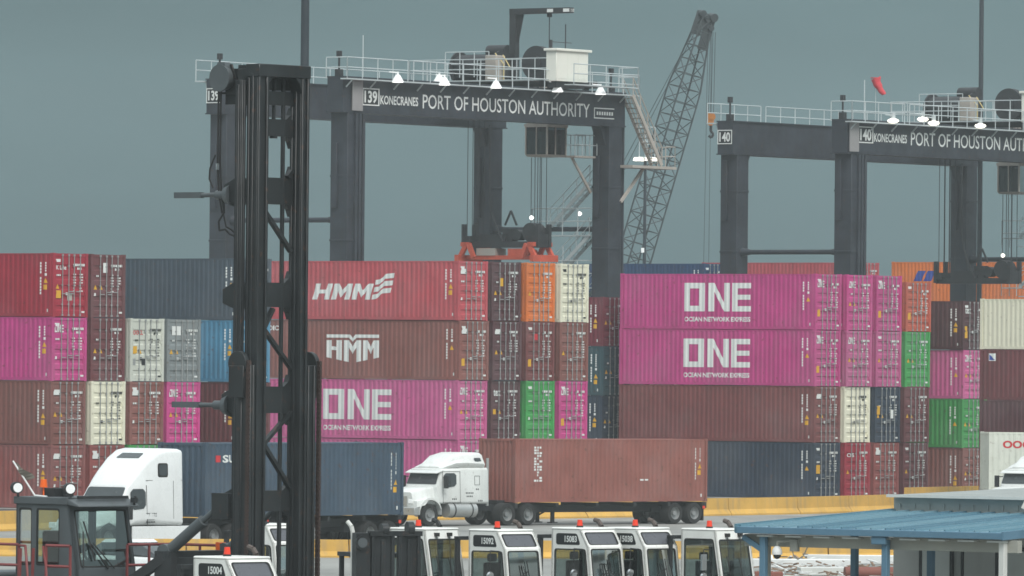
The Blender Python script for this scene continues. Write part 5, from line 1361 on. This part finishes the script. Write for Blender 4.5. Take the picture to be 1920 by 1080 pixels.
# ------------------------------------------------------------------ container top handler
def top_handler():
    h = Vector((.75, -.661, 0)).normalized(); rz = math.atan2(h.y, h.x); p = at(526, 690, 164); p.z = GZ; G0 = -GZ
    t = thing('top_handler', 'tall black mast and grey cab of a container handler at the left', 'container handler', p, rz)
    def Z(z): return z + G0
    TOP = Z(13.1)
    def upright(y0, y1, x0, x1, z0, z1, nm, lip=1):
        s = MB(); s.box(x0, x1, y0, y1, z0, z1); s.box(x1, x1 + .05, y0, y0 + .07, z0, z1); s.box(x1, x1 + .05, y1 - .07, y1, z0, z1)
        s.box(x0 + .04, x0 + .10, y0 - .03, y1 + .03, z0, z1 - .2); s.box((x0 + x1) / 2 - .02, (x0 + x1) / 2 + .05, y0 - .025, y1 + .025, z0, z1 - .1)
        return s.build(nm, MASTM, t, bevel=.012, seg=1)
    for sg in (-1, 1):
        a, b = sorted((sg * (.57 if sg > 0 else .49), sg * .81)); upright(a, b, -.33, 0, .6, TOP - .1, 'inner_upright')
        a, b = sorted((sg * .82, sg * .95)); upright(a, b, -.55, -.37, .6, TOP - .35, 'middle_upright')
        a, b = sorted((sg * .845, sg * 1.0 if sg < 0 else 1.10)); upright(a, b, -.5, 0, .5, Z(6.55), 'outer_upright')
    m = MB(); y0 = .45
    m.box(-.35, .06, -.83, .83, TOP - .28, TOP); m.box(-.62, -.35, -.8, .8, TOP - .42, TOP - .10)
    for sg in (-1, 1):
        m.prism([(sg * .57, TOP - .28), (sg * .57, TOP - .62), (sg * .50, TOP - .42), (sg * .36, TOP - .28)], lambda a, b, d: (d, a, b), -.30, .04)
    m.box(-.36, -.30, -.57, .57, TOP - .55, TOP - .28); m.build('crosshead', MASTM, t, bevel=.015, seg=1)
    def zi(y): return Z(6.5 + (688 - y) / 86)
    for i, (ya, yb) in enumerate(((170, 196), (222, 254), (332, 382), (529, 575), (724, 774), (919, 958))):
        m = MB(); z1, z0 = zi(ya), zi(yb)
        m.box(-.40, -.22, -.57, .57, z0, z1)
        if i:
            for sg in (-1, 1):
                for zz, dz in ((z0, -1), (z1, 1)): m.prism([(sg * .57, zz), (sg * .57, zz + dz * .26), (sg * .50, zz + dz * .10), (sg * .36, zz)], lambda a, b, d: (d, a, b), -.38, -.24)
        m.build('cross_member', MASTM, t)
        if i in (2, 3, 4, 5):
            m = MB(); zc = (z0 + z1) / 2; m.hexa([(-1.0, -.82, zc - .2), (-.6, -.86, zc - .32), (-.6, -.5, zc - .32), (-1.0, -.6, zc - .2), (-1.0, -.82, zc + .12), (-.6, -.86, zc + .28), (-.6, -.5, zc + .28), (-1.0, -.6, zc + .12)]); m.build('bracket', MASTM, t, bevel=.02)
    for (pa, pb) in (((-.50, 382), (.50, 470)), ((-.05, 578), (-.40, 622)), ((-.40, 612), (.55, 690)), ((.55, 772), (-.38, 836)), ((-.38, 826), (.55, 915)), ((.50, 318), (.36, 330))):
        m = MB(); m.beam((-.2, pa[0], zi(pa[1])), (-.2, pb[0], zi(pb[1])), .08, .11, up=(1, 0, 0)); m.build('diagonal_brace', MASTM, t)
    m = MB(); m.box(-.30, -.12, -.57, -.47, .8, TOP - .5); m.build('guide_strip', MASTM, t)
    m = MB(); m.cyl((-.26, .28, .8), (-.26, .28, TOP - .3), .05, 10); m.build('lift_rod', MASTM, t)
    m = MB(); m.cyl((-.30, .02, zi(222)), (-.30, .02, TOP - .3), .045, 10); m.cyl((-.3, .02, zi(258)), (-.3, .02, zi(250)), .09, 10); m.build('lift_rod', MASTM, t)
    # lift chains and their sheaves
    for x, y, sg in ((-.02, -.99, -1), (.02, 1.22, 1)):
        m = MB(); z = .9
        zt_ = Z(6.58)
        while z < zt_: m.box(x - .055, x + .055, y - .03, y + .03, z, z + .075); m.box(x - .03, x + .03, y - .045, y + .045, z + .075, z + .10); z += .10
        ch = m.build('lift_chain', CHAIN, t); ch['kind'] = 'stuff'
        m = MB(); m.cyl((x - .30, y - .06, zt_), (x - .30, y + .06, zt_), .27, 22); m.box(x - .52, x - .08, y - .09, y + .09, zt_ - .75, zt_ - .05); m.build('chain_sheave', MASTM, t, bevel=.01, seg=1)
        m = MB(); m.cyl((x - .3, y, .9), (x - .3, y, zt_ - .6), .095, 12); m.build('lift_cylinder', MASTM, t)
    # side rods, hoses, head sheave
    for yy in (365, 760):
        m = MB(); z = zi(yy); m.cyl((-.9, -.7, z), (-1.3, -.7, z), .10, 12); m.box(-2.55, -1.75, -.76, -.64, z - .065, z + .065); m.cyl((-1.3, -.7, z), (-1.75, -.7, z), .05, 12); m.cyl((-.98, -.7, z), (-.80, -.7, z), .2, 12, r2=.26); m.build('side_guide_rod', HANDLER, t)
    m = MB(); m.cyl((-1.12, -.86, zi(146)), (-1.12, -.56, zi(146)), .30, 18, r2=.24); m.hexa([(-1.36, -.84, zi(140)), (-.9, -.84, zi(140)), (-.9, -.58, zi(140)), (-1.36, -.58, zi(140)), (-1.22, -.8, zi(116)), (-1.02, -.8, zi(116)), (-1.02, -.62, zi(116)), (-1.22, -.62, zi(116))]); m.build('hose_sheave', HANDLER, t)
    m = MB(); m.box(-1.15, -.6, -.62, -.50, zi(195), zi(128)); m.box(-1.3, -.6, -.68, -.60, zi(176), zi(172)); m.beam((-.95, -.66, zi(120)), (-.68, -.66, zi(175)), .05, .05); m.box(-.62, -.5, -.78, -.4, zi(198), zi(122)); m.build('sheave_bracket', MASTM, t)
    m = MB()
    for dx in (-.02, .05): m.tube([(-1.22 + dx, -.74, zi(160)), (-1.23 + dx, -.74, zi(300)), (-1.18 + dx, -.74, zi(365)), (-1.08 + dx, -.74, zi(400))], .022, 6)
    m.tube([(-1.3, -.76, zi(290)), (-1.46, -.76, zi(315)), (-1.48, -.76, zi(335)), (-1.36, -.76, zi(352))], .018, 6)
    m.tube([(-1.06, -.74, zi(372)), (-1.04, -.74, zi(398)), (-1.2, -.74, zi(415)), (-1.18, -.74, zi(432)), (-1.0, -.74, zi(430)), (-.9, -.72, zi(438)), (-.7, -.72, zi(444))], .022, 6)
    m.tube([(-1.1, -.72, zi(395)), (-1.0, -.72, zi(425)), (-.85, -.72, zi(430)), (-.72, -.72, zi(437))], .018, 6)
    m.build('hydraulic_hose', RUBBER, t)
    m = MB(); m.cyl((-1.24, -.76, zi(318)), (-1.24, -.76, zi(306)), .035, 8); m.build('hose_fitting', MIRR, t)
    # tilt cylinders
    for y in (-.95, .95):
        m = MB(); a = Vector((-2.45, y, Z(2.42))); b = Vector((-.95, y, Z(3.42))); m.cyl(a, a.lerp(b, .72), .13, 14); m.cyl(a.lerp(b, .72), b, .07, 12); m.cyl((a.x, y - .15, a.z), (a.x, y + .15, a.z), .19, 12); m.build('tilt_cylinder', HANDLER, t)
        m = MB(); m.box(-1.0, -.5, y - .14, y + .14, Z(3.2), Z(3.75)); m.build('cylinder_lug', MASTM, t)
    # body, deck, axle
    m = MB(); m.box(-8.4, -2.6, -1.55, 1.55, .9, 2.05); m.box(-9.4, -8.0, -1.6, 1.6, .8, 2.4); m.build('body', HANDLER, t, bevel=.08)
    m = MB(); m.box(-3.2, -.5, -.95, .95, .7, 1.5); m.box(-2.7, -2.2, -1.1, 1.1, 1.5, Z(2.45)); m.box(-2.7, -.55, -.9, -.75, Z(2.15), Z(2.32)); m.beam((-2.3, -1.0, Z(2.4)), (-3.8, -1.2, Z(1.5)), .16, .22); m.build('mast_support', CHASSIS, t)
    m = MB(); m.box(-8.0, -2.7, -1.9, 1.9, 2.05, 2.12); m.build('deck', HANDLER, t)
    for y in (-1.75, -1.05, 1.05, 1.75): wheel(t, -1.9, y, .85, .62)
    for y in (-1.5, 1.5): wheel(t, -7.2, y, .85, .62)
    # cab
    X0, X1, Y0, Y1, ZA, ZB = -7.1, -5.45, -1.0, .86, Z(1.55), Z(3.40); zw = Z(1.98); xf = -5.18
    fx = lambda z: xf + (X1 - xf) * (z - zw) / (ZB - zw)
    m = MB(); wins = []
    for y, sg in ((Y0, -1), (Y1, 1)):
        N = (0, sg, 0); xm = -6.55; xn = fx(zw)
        for xa, xb_, ia, ib in ((X0, xm, .10, .07), (xm, X1 - .20, .10, .10)):
            O = [(xa, y, zw), (xb_, y, zw), (xb_, y, ZB), (xa, y, ZB)]; I = [(xa + ia, y, zw + .08), (xb_ - ib, y, zw + .08), (xb_ - ib, y, ZB - .10), (xa + ia, y, ZB - .10)]
            panel_hole(m, O, I, .05, N, .06); wins.append((I, N))
        m.prism([(X1 - .20, zw), (xn, zw), (X1, ZB), (X1 - .2, ZB)], lambda a, b, d: (a, d, b), y - sg * .10, y)
        m.prism([(X0, ZA), (xn, ZA), (xn, zw), (X0, zw)], lambda a, b, d: (a, d, b), y - sg * .06, y)
    O = [(fx(zw), Y0, zw), (fx(zw), Y1, zw), (X1, Y1, ZB), (X1, Y0, ZB)]; a, b = zw + .05, ZB - .12; I = [(fx(a), Y0 + .14, a), (fx(a), Y1 - .10, a), (fx(b), Y1 - .10, b), (fx(b), Y0 + .14, b)]
    Nf = Vector((ZB - zw, 0, xf - X1)).normalized(); panel_hole(m, O, I, .05, Nf, .06); wins.append((I, Nf)); wf = I
    O = [(X0, Y1, zw), (X0, Y0, zw), (X0, Y0, ZB), (X0, Y1, ZB)]; I = [(X0, Y1 - .12, zw + .1), (X0, Y0 + .12, zw + .1), (X0, Y0 + .12, ZB - .12), (X0, Y1 - .12, ZB - .12)]
    panel_hole(m, O, I, .05, (-1, 0, 0), .06); wins.append((I, Vector((-1, 0, 0)))); m.box(X0, X0 + .06, Y0, Y1, ZA, zw); m.box(xf - .06, xf, Y0, Y1, ZA, zw); m.box(X0, xf, Y0, Y1, ZA, ZA + .06)
    m.build('cab_shell', HANDLER, t)
    m = MB(); m.box(X0 - .05, X1 + .0, Y0 - .05, Y1 + .05, ZB, ZB + .17); m.hexa([(X1, Y0 - .05, ZB), (X1 + .34, Y0 - .03, ZB - .05), (X1 + .34, Y1 + .03, ZB - .05), (X1, Y1 + .05, ZB), (X1, Y0 - .05, ZB + .14), (X1 + .34, Y0 - .03, ZB - .01), (X1 + .34, Y1 + .03, ZB - .01), (X1, Y1 + .05, ZB + .14)]); m.build('cab_roof', HANDLER, t, bevel=.03)
    for I, N in wins: window(t, I, .05, N, GLASSG)
    Iv = [Vector(q) for q in wf]
    def fp(u, v): return Iv[0].lerp(Iv[1], u).lerp(Iv[3].lerp(Iv[2], u), v) + Nf * .04
    m = MB(); m.beam(fp(.02, -.02), fp(.10, .62), .03, .03); m.beam(fp(.50, -.04), fp(.22, .40), .03, .03); m.beam(fp(.13, .8), fp(.26, .10), .035, .03); m.beam(fp(.62, -.04), fp(.26, .42), .02, .02); m.build('wiper', RUBBER, t)
    m = MB(); m.box(-6.75, -6.25, -.45, .25, ZA + .1, ZA + .5); m.box(-6.85, -6.70, -.45, .25, ZA + .5, ZA + 1.25); m.build('seat', SEAT, t, bevel=.05)
    m = MB(); m.box(-5.75, -5.4, -.6, .5, ZA + .1, ZA + .62); m.cyl((-5.7, -.1, ZA + .5), (-5.9, -.1, ZA + .85), .03, 8); m.cyl((-5.9, -.1, ZA + .85), (-5.92, -.1, ZA + .88), .2, 16); m.build('dashboard', INTER, t)
    for (x, y) in ((X1 + .05, Y0 - .0), (X0 + .1, Y0 - .05)):
        m = MB(); m.cyl((x, y, ZB + .17), (x, y, ZB + .27), .03, 6); m.cyl((x - .14, y + .06, ZB + .36), (x + .02, y - .03, ZB + .36), .13, 14); wl = m.build('work_light', CHASSIS, t)
        m = MB(); m.cyl((x + .021, y - .031, ZB + .36), (x + .03, y - .036, ZB + .36), .105, 14); m.build('lens', LAMPW, wl)
    m = MB(); m.cyl((X1 + .30, Y1 - .1, ZB + .0), (X1 + .34, Y1 - .1, ZB + .2), .03, 6); m.box(X1 + .24, X1 + .36, Y1 - .16, Y1 - .04, ZB + .05, ZB + .16); m.box(X1 + .05, X1 + .12, Y0 + .2, Y1 - .1, ZB + .14, ZB + .2); m.build('light_bar', CHASSIS, t)
    m = MB(); m.box(-6.55, -6.15, -.75, -.15, ZB + .17, ZB + .36); m.cyl((-6.0, -.5, ZB + .17), (-6.0, -.5, ZB + .42), .10, 10); m.build('roof_unit', CHASSIS, t)
    m = MB(); m.cyl((-6.3, -.95, ZB + .17), (-6.3, -.95, ZB + .40), .02, 6); m.cyl((-6.3, -.95, ZB + .38), (-6.3, -.95, ZB + .56), .09, 14, r2=.07); m.build('beacon', BEACONO, t)
    # rails
    def rails(pts, nm):
        s = MB(); rail_run(s, pts, .95, .9, .034); return s.build(nm, HANDRED, t)
    rails([(-8.0, -1.85, 2.12), (-6.15, -1.85, 2.12)], 'handrail'); rails([(-5.3, -1.85, 2.12), (-4.55, -1.85, 2.12)], 'handrail'); rails([(-4.9, .3, 2.12), (-4.9, 1.7, 2.12), (-3.2, 1.8, 2.12)], 'handrail')
    m = MB(); 
    for y in (-2.3, -1.9): m.beam((-5.75 + (y + 1.9) * .0, y, .5), (-5.75, y + .1, 3.0), .05, .05)
    m.tube([(-6.15, -1.85, 3.05), (-5.9, -1.9, 3.05), (-5.6, -2.1, 2.2), (-5.3, -2.2, 1.2)], .03, 6); m.tube([(-5.4, -1.85, 3.05), (-5.25, -1.9, 2.6), (-5.0, -2.05, 1.2)], .03, 6)
    for k in range(4): m.box(-6.1, -5.4, -2.3, -1.95, .5 + k * .42, .54 + k * .42)
    m.build('ladder', HANDRED, t)
    m = MB(); m.cyl((-3.0, 1.2, 2.1), (-3.0, 1.2, Z(2.55)), .03, 6); m.cyl((-2.6, .9, Z(2.32)), (-2.6, .9, Z(2.62)), .12, 12); m.build('marker_lamp', BEACONO, t)
    # flag on a leaning stick, held by the roof
    f = thing('flag', 'dirty triangular flag on a leaning white stick above the grey cab', 'flag', p + h * -6.5 + Vector((-h.y, h.x, 0)) * -1.0 + Vector((0, 0, ZB + .17)), rz)
    m = MB(); m.cyl((0, 0, 0), (-.72, 0, .78), .02, 6); m.cyl((0, 0, .02), (.35, 0, .0), .03, 6); m.build('stick', PLASTW, f)
    m = MB(); 
    a = Vector((-.72, 0, .78)); b = Vector((-.42, 0, .46)); n = 8
    for i in range(n):
        for j in range(n - i):
            def q(u, v): return a + (Vector((.40, 0, -.43))) * (u / n) + Vector((.74, 0, -.36)) * (v / n) + Vector((0, .05 * math.sin(v * 1.3 + u), 0))
            m.face([q(i, j), q(i + 1, j), q(i, j + 1)])
            if j < n - i - 1: m.face([q(i + 1, j), q(i + 1, j + 1), q(i, j + 1)])
    m.build('cloth', FLAGM, f)
    return t
top_handler()

# ------------------------------------------------------------------ porch, grey building
def hut():
    p = at(1386, 990, 176); ze = p.z - GZ; p.z = GZ
    t = thing('porch', 'blue standing seam porch roof on blue posts at the right', 'porch', p, TH); EL, RL = 7.35, 6.5; zr = .30
    n = 18; pw = EL / n
    zc = lambda y: ze + zr * y / RL
    me = MB(); me.hexa([(0, 0, 0), (pw - .004, 0, 0), (pw - .004, RL, zr), (0, RL, zr), (0, 0, .03), (pw - .004, 0, .03), (pw - .004, RL, zr + .03), (0, RL, zr + .03)])
    me.hexa([(0, 0, .03), (.06, 0, .03), (.06, RL, zr + .03), (0, RL, zr + .03), (.012, 0, .078), (.048, 0, .078), (.048, RL, zr + .078), (.012, RL, zr + .078)]); pm = me.mesh('roof_panel', [ROOFB]); rr = random.Random(4)
    for i in range(n): o = link('roof_panel', pm, t); o.location = (i * pw, 0, ze); slot(o, (ROOFB, ROOFB3, ROOFB2, ROOFB, ROOFB2, ROOFB3)[(i + rr.randrange(2)) % 6])
    m = MB(); m.box(-.06, EL + .03, -.10, -.005, ze - .12, ze + .04); m.build('gutter', TRIMB, t, bevel=.015)
    m = MB(); m.hexa([(EL + .005, -.1, ze - .13), (EL + .07, -.1, ze - .13), (EL + .07, RL, zc(RL) - .13), (EL + .005, RL, zc(RL) - .13), (EL + .005, -.1, ze + .06), (EL + .07, -.1, ze + .06), (EL + .07, RL, zc(RL) + .06), (EL + .005, RL, zc(RL) + .06)]); m.build('rake_trim', TRIMB, t)
    m = MB(); m.hexa([(-.07, -.1, ze - .10), (-.005, -.1, ze - .10), (-.005, RL, zc(RL) - .10), (-.07, RL, zc(RL) - .10), (-.07, -.1, ze + .10), (-.005, -.1, ze + .10), (-.005, RL, zc(RL) + .10), (-.07, RL, zc(RL) + .10)]); m.build('rake_trim', ROOFB, t)
    m = MB(); m.box(.0, EL + .25, .22, .40, ze - .42, ze - .14); m.box(.0, EL, .05, .6, ze - .09, ze - .03); m.build('eave_beam', TRIMG, t)
    for k in range(9): m = MB(); m.box(.5 + k * .8, .95 + k * .8, .0, .2, ze - .19, ze - .15); m.build('soffit_strip', WALLL, t)
    for x, y, mm in ((.62, .12, TRIMB), (4.05, .12, TRIMB), (7.25, .15, WALLL), (1.1, 3.2, TRIMB), (2.6, 4.2, TRIMB), (.5, .42, TRIMG)):
        m = MB(); top = zc(y) - (.14 if y < .2 else .36 if y < .6 else .05); m.box(x - .075, x + .075, y - .075, y + .075, 0, top); m.box(x - .12, x + .12, y - .12, y + .12, 0, .05); m.build('post', mm, t, bevel=.012)
    m = MB(); m.beam((.05, .1, ze - .2), (.58, .12, ze - .5), .08, .12); m.build('knee_brace', TRIMB, t)
    m = MB(); m.box(3.75, 4.15, -.06, .10, ze - .30, ze - .12); m.build('downspout_elbow', TRIMB, t, bevel=.02)
    m = MB(); m.box(-.3, 8.5, -.3, RL, .0, .1); m.build('porch_slab', CONC, t)
    # dome camera
    c = thing('security_camera', 'white dome camera hanging under the blue porch roof', 'camera', p + ND * 1.05 + WD * .05 + Vector((0, 0, ze - .5)), TH)
    m = MB(); rings = [[(r_ * math.cos(a * .3927), r_ * math.sin(a * .3927), z_) for a in range(16)] for r_, z_ in ((.04, .10), (.07, .08), (.11, .02), (.125, -.05), (.12, -.10))]; m.loft(rings); m.build('housing', PLASTW, c)
    m = MB(); rings = [[(r_ * math.cos(a * .3927), r_ * math.sin(a * .3927), z_) for a in range(16)] for r_, z_ in ((.095, -.10), (.085, -.15), (.05, -.19), (.01, -.205))]; m.loft(rings); m.build('dome', BLACKM, c)
    m = MB(); m.tube([(0, 0, .1), (0, .0, .2), (.3, .1, .22)], .025, 6); m.tube([(.35, .12, .02), (.40, .1, -.14), (.52, .1, -.20), (.66, .12, -.12), (.76, .15, .1)], .014, 6); m.box(.3, .5, .08, .2, -.02, .25); m.build('mount', TRIMG, c)
    # building behind
    q = p + WD * RL + ND * .1; b = thing('grey_building', 'low grey building with flat pale roof behind the blue porch', 'building', q, TH)
    zt = zat(1690, 936, q.y) - GZ
    m = MB(); m.box(-.12, 14, .02, .14, 0, zt + .04); m.box(-.12, 0, .14, 9, 0, zt + .04); m.build('wall', WALLG, b)
    for k in range(33): m = MB(); m.box(.05 + k * .42, .09 + k * .42, -.012, .02, zc(RL) + .1, zt - .1); m.build('cladding_rib', WALLG, b)
    m = MB(); m.hexa([(-.14, -.22, zt + .05), (14, -.22, zt + .05), (14, 9, zt + .25), (-.14, 9, zt + .25), (-.14, -.22, zt + .10), (14, -.22, zt + .10), (14, 9, zt + .30), (-.14, 9, zt + .30)]); m.build('roof', ROOFG, b)
    m = MB(); m.box(-.15, 14, -.27, -.225, zt + .05, zt + .12); m.build('gutter', WALLL, b)
    for x0, x1, mm in ((.75, 1.55, WALLL), (1.95, 2.85, WALLG), (3.15, 3.95, WALLL), (4.4, 5.2, TRIMG)):
        m = MB(); m.box(x0, x1, -.05, .02, .1, 2.85); d_ = m.build('door', mm, b, bevel=.01)
        m = MB(); m.box(x0 - .08, x0, -.06, .02, .1, 2.85); m.box(x1, x1 + .08, -.06, .02, .1, 2.85); m.box(x0 - .08, x1 + .08, -.06, .02, 2.85, 2.93); m.build('frame', CHASSIS, d_)
        m = MB(); m.cyl((x1 - .12, -.09, 1.1), (x1 - .12, -.05, 1.1), .03, 8); m.build('handle', GALV, d_)
    # satellite dish on the roof edge
    dp = p + ND * 8.05 + WD * .6 + Vector((0, 0, ze + .03))
    d = thing('satellite_dish', 'pale satellite dish at the right end of the blue roof', 'dish', dp, TH)
    ax = Vector((-.80, -.32, .42)).normalized(); c0 = Vector((.12, .1, .62)); s1 = ax.cross(Vector((0, 0, 1))).normalized(); s2 = s1.cross(ax)
    m = MB(); rings = []
    for k in range(6):
        r_ = .40 * k / 5 + .005; rings.append([c0 + ax * (.14 * (k / 5) ** 2) + s1 * r_ * .9 * math.cos(a * .2618) + s2 * r_ * math.sin(a * .2618) for a in range(24)])
    back = [[v - ax * .02 for v in rg] for rg in rings][::-1]
    m.loft(rings + back, cap=False); m.build('reflector', WALLL, d)
    m = MB(); m.tube([c0 - s2 * .38, c0 - s2 * .30 + ax * .55], .02, 6); e_ = c0 - s2 * .30 + ax * .55; m.beam(e_ - s2 * .03, e_ + s2 * .14, .10, .08); m.build('feed_arm', WALLL, d)
    m = MB(); m.cyl((.2, .2, -.05), c0 - ax * .02, .03, 8); m.cyl((-.3, .0, -.06), (.15, .15, .3), .02, 6); m.cyl((.5, .1, -.04), (.18, .15, .3), .02, 6); m.build('mount', GALV, d)
hut()

# ------------------------------------------------------------------ scrap lying beyond the porch
def scrap():
    r = random.Random(11)
    def lying(px, py, D, L_, wd, ht, ang, m, name, label, cat):
        p = at(px, py, D); t_ = MB(); d = Vector((math.cos(ang), math.sin(ang), 0)) * L_ / 2
        t_.beam(-d + Vector((0, 0, ht / 2)), d + Vector((0, 0, ht / 2)), wd, ht); o = t_.build(name, m, bevel=.02, seg=1); o.location = (p.x, p.y, GZ); tag(o, label, cat); return o
    lying(1475, 1062, 272, 4.6, 1.0, .30, .1, PLASTW, 'panel', 'long white panel lying behind the left porch post', 'panel')
    lying(1600, 1052, 278, 3.4, .8, .32, -.05, PLASTW, 'panel', 'white panel lying beyond the porch between the middle posts', 'panel')
    lying(1620, 1070, 262, 4.6, .9, .28, .12, WALLL, 'panel', 'grey panel at the front of the scrap between the middle posts', 'panel')
    lying(1556, 1046, 292, 2.8, .6, .5, .0, CONC, 'concrete_block', 'pale concrete block at the back of the scrap heap', 'block')
    p = at(1630, 1076, 258); t_ = MB(); t_.cyl((-.85, 0, .2), (.85, .3, .2), .2, 16); o = t_.build('pipe', RUSTP); o.location = (p.x, p.y, GZ); tag(o, 'short rusty red pipe lying before the scrap panels', 'pipe')
    p = at(1440, 1078, 256); t_ = MB(); t_.box(-.5, .5, -.3, .3, 0, .26); o = t_.build('box', RUSTP, bevel=.03); o.location = (p.x, p.y, GZ); tag(o, 'rusty red box on the ground at the left porch post', 'box')
    m = MB()
    for k in range(170):
        g = r.gauss(0, 1); px = r.choice((1500, 1535, 1590, 1650, 1460)) + g * 22; D = r.uniform(256, 282); p = at(px, 1060, D); L_ = r.uniform(.15, .8); a = r.uniform(0, 6.28); z = GZ + abs(r.gauss(.02, .07))
        d = Vector((math.cos(a), math.sin(a), r.uniform(-.2, .35))) * L_ / 2; c = Vector((p.x, p.y, z + .08)); m.beam(c - d, c + d, r.uniform(.03, .12), r.uniform(.02, .06), mi=r.choice((0, 0, 0, 1, 1)))
    tag(m.build('timber_debris', [WOOD, PLASTW, RUSTP]), kind='stuff')
scrap()

# ------------------------------------------------------------------ white car beyond the handler's cab
def car():
    p = at(262, 1060, 240); p.z = GZ
    t = thing('parked_car', 'small white car seen between the handler cab and its rails', 'car', p, math.atan2(-.5, .86))
    b = Body([(-2.15, .45, .95, .78, .72, .12), (-1.9, .32, 1.02, .86, .78, .12), (-.9, .30, 1.04, .88, .80, .12), (.9, .30, 1.0, .88, .80, .12), (1.8, .32, .86, .86, .74, .16), (2.15, .42, .70, .78, .66, .1)])
    m = MB(); m.loft(b.rings()); m.build('body', TRUCKW, t)
    c = Body([(-1.75, .98, 1.06, .74, .70, .02), (-1.1, .98, 1.42, .76, .60, .08), (-.2, .98, 1.50, .78, .60, .1), (.3, .98, 1.44, .78, .60, .08), (1.1, .96, 1.02, .76, .70, .02)])
    m = MB(); m.loft(c.rings()); m.build('cabin', GLAZE, t)
    m = MB(); m.hexa([(-1.1, -.58, 1.42), (.3, -.58, 1.44), (.3, .58, 1.44), (-1.1, .58, 1.42), (-1.0, -.5, 1.52), (.2, -.5, 1.53), (.2, .5, 1.53), (-1.0, .5, 1.52)]); m.build('roof', TRUCKW, t)
    for x in (-1.35, 1.35):
        for y in (-.76, .76): wheel(t, x, y, .32, .2)
    for y in (-.55, .55): m = MB(); m.box(2.05, 2.16, y - .15, y + .15, .58, .70); m.build('headlight', LAMPW, t)
car()
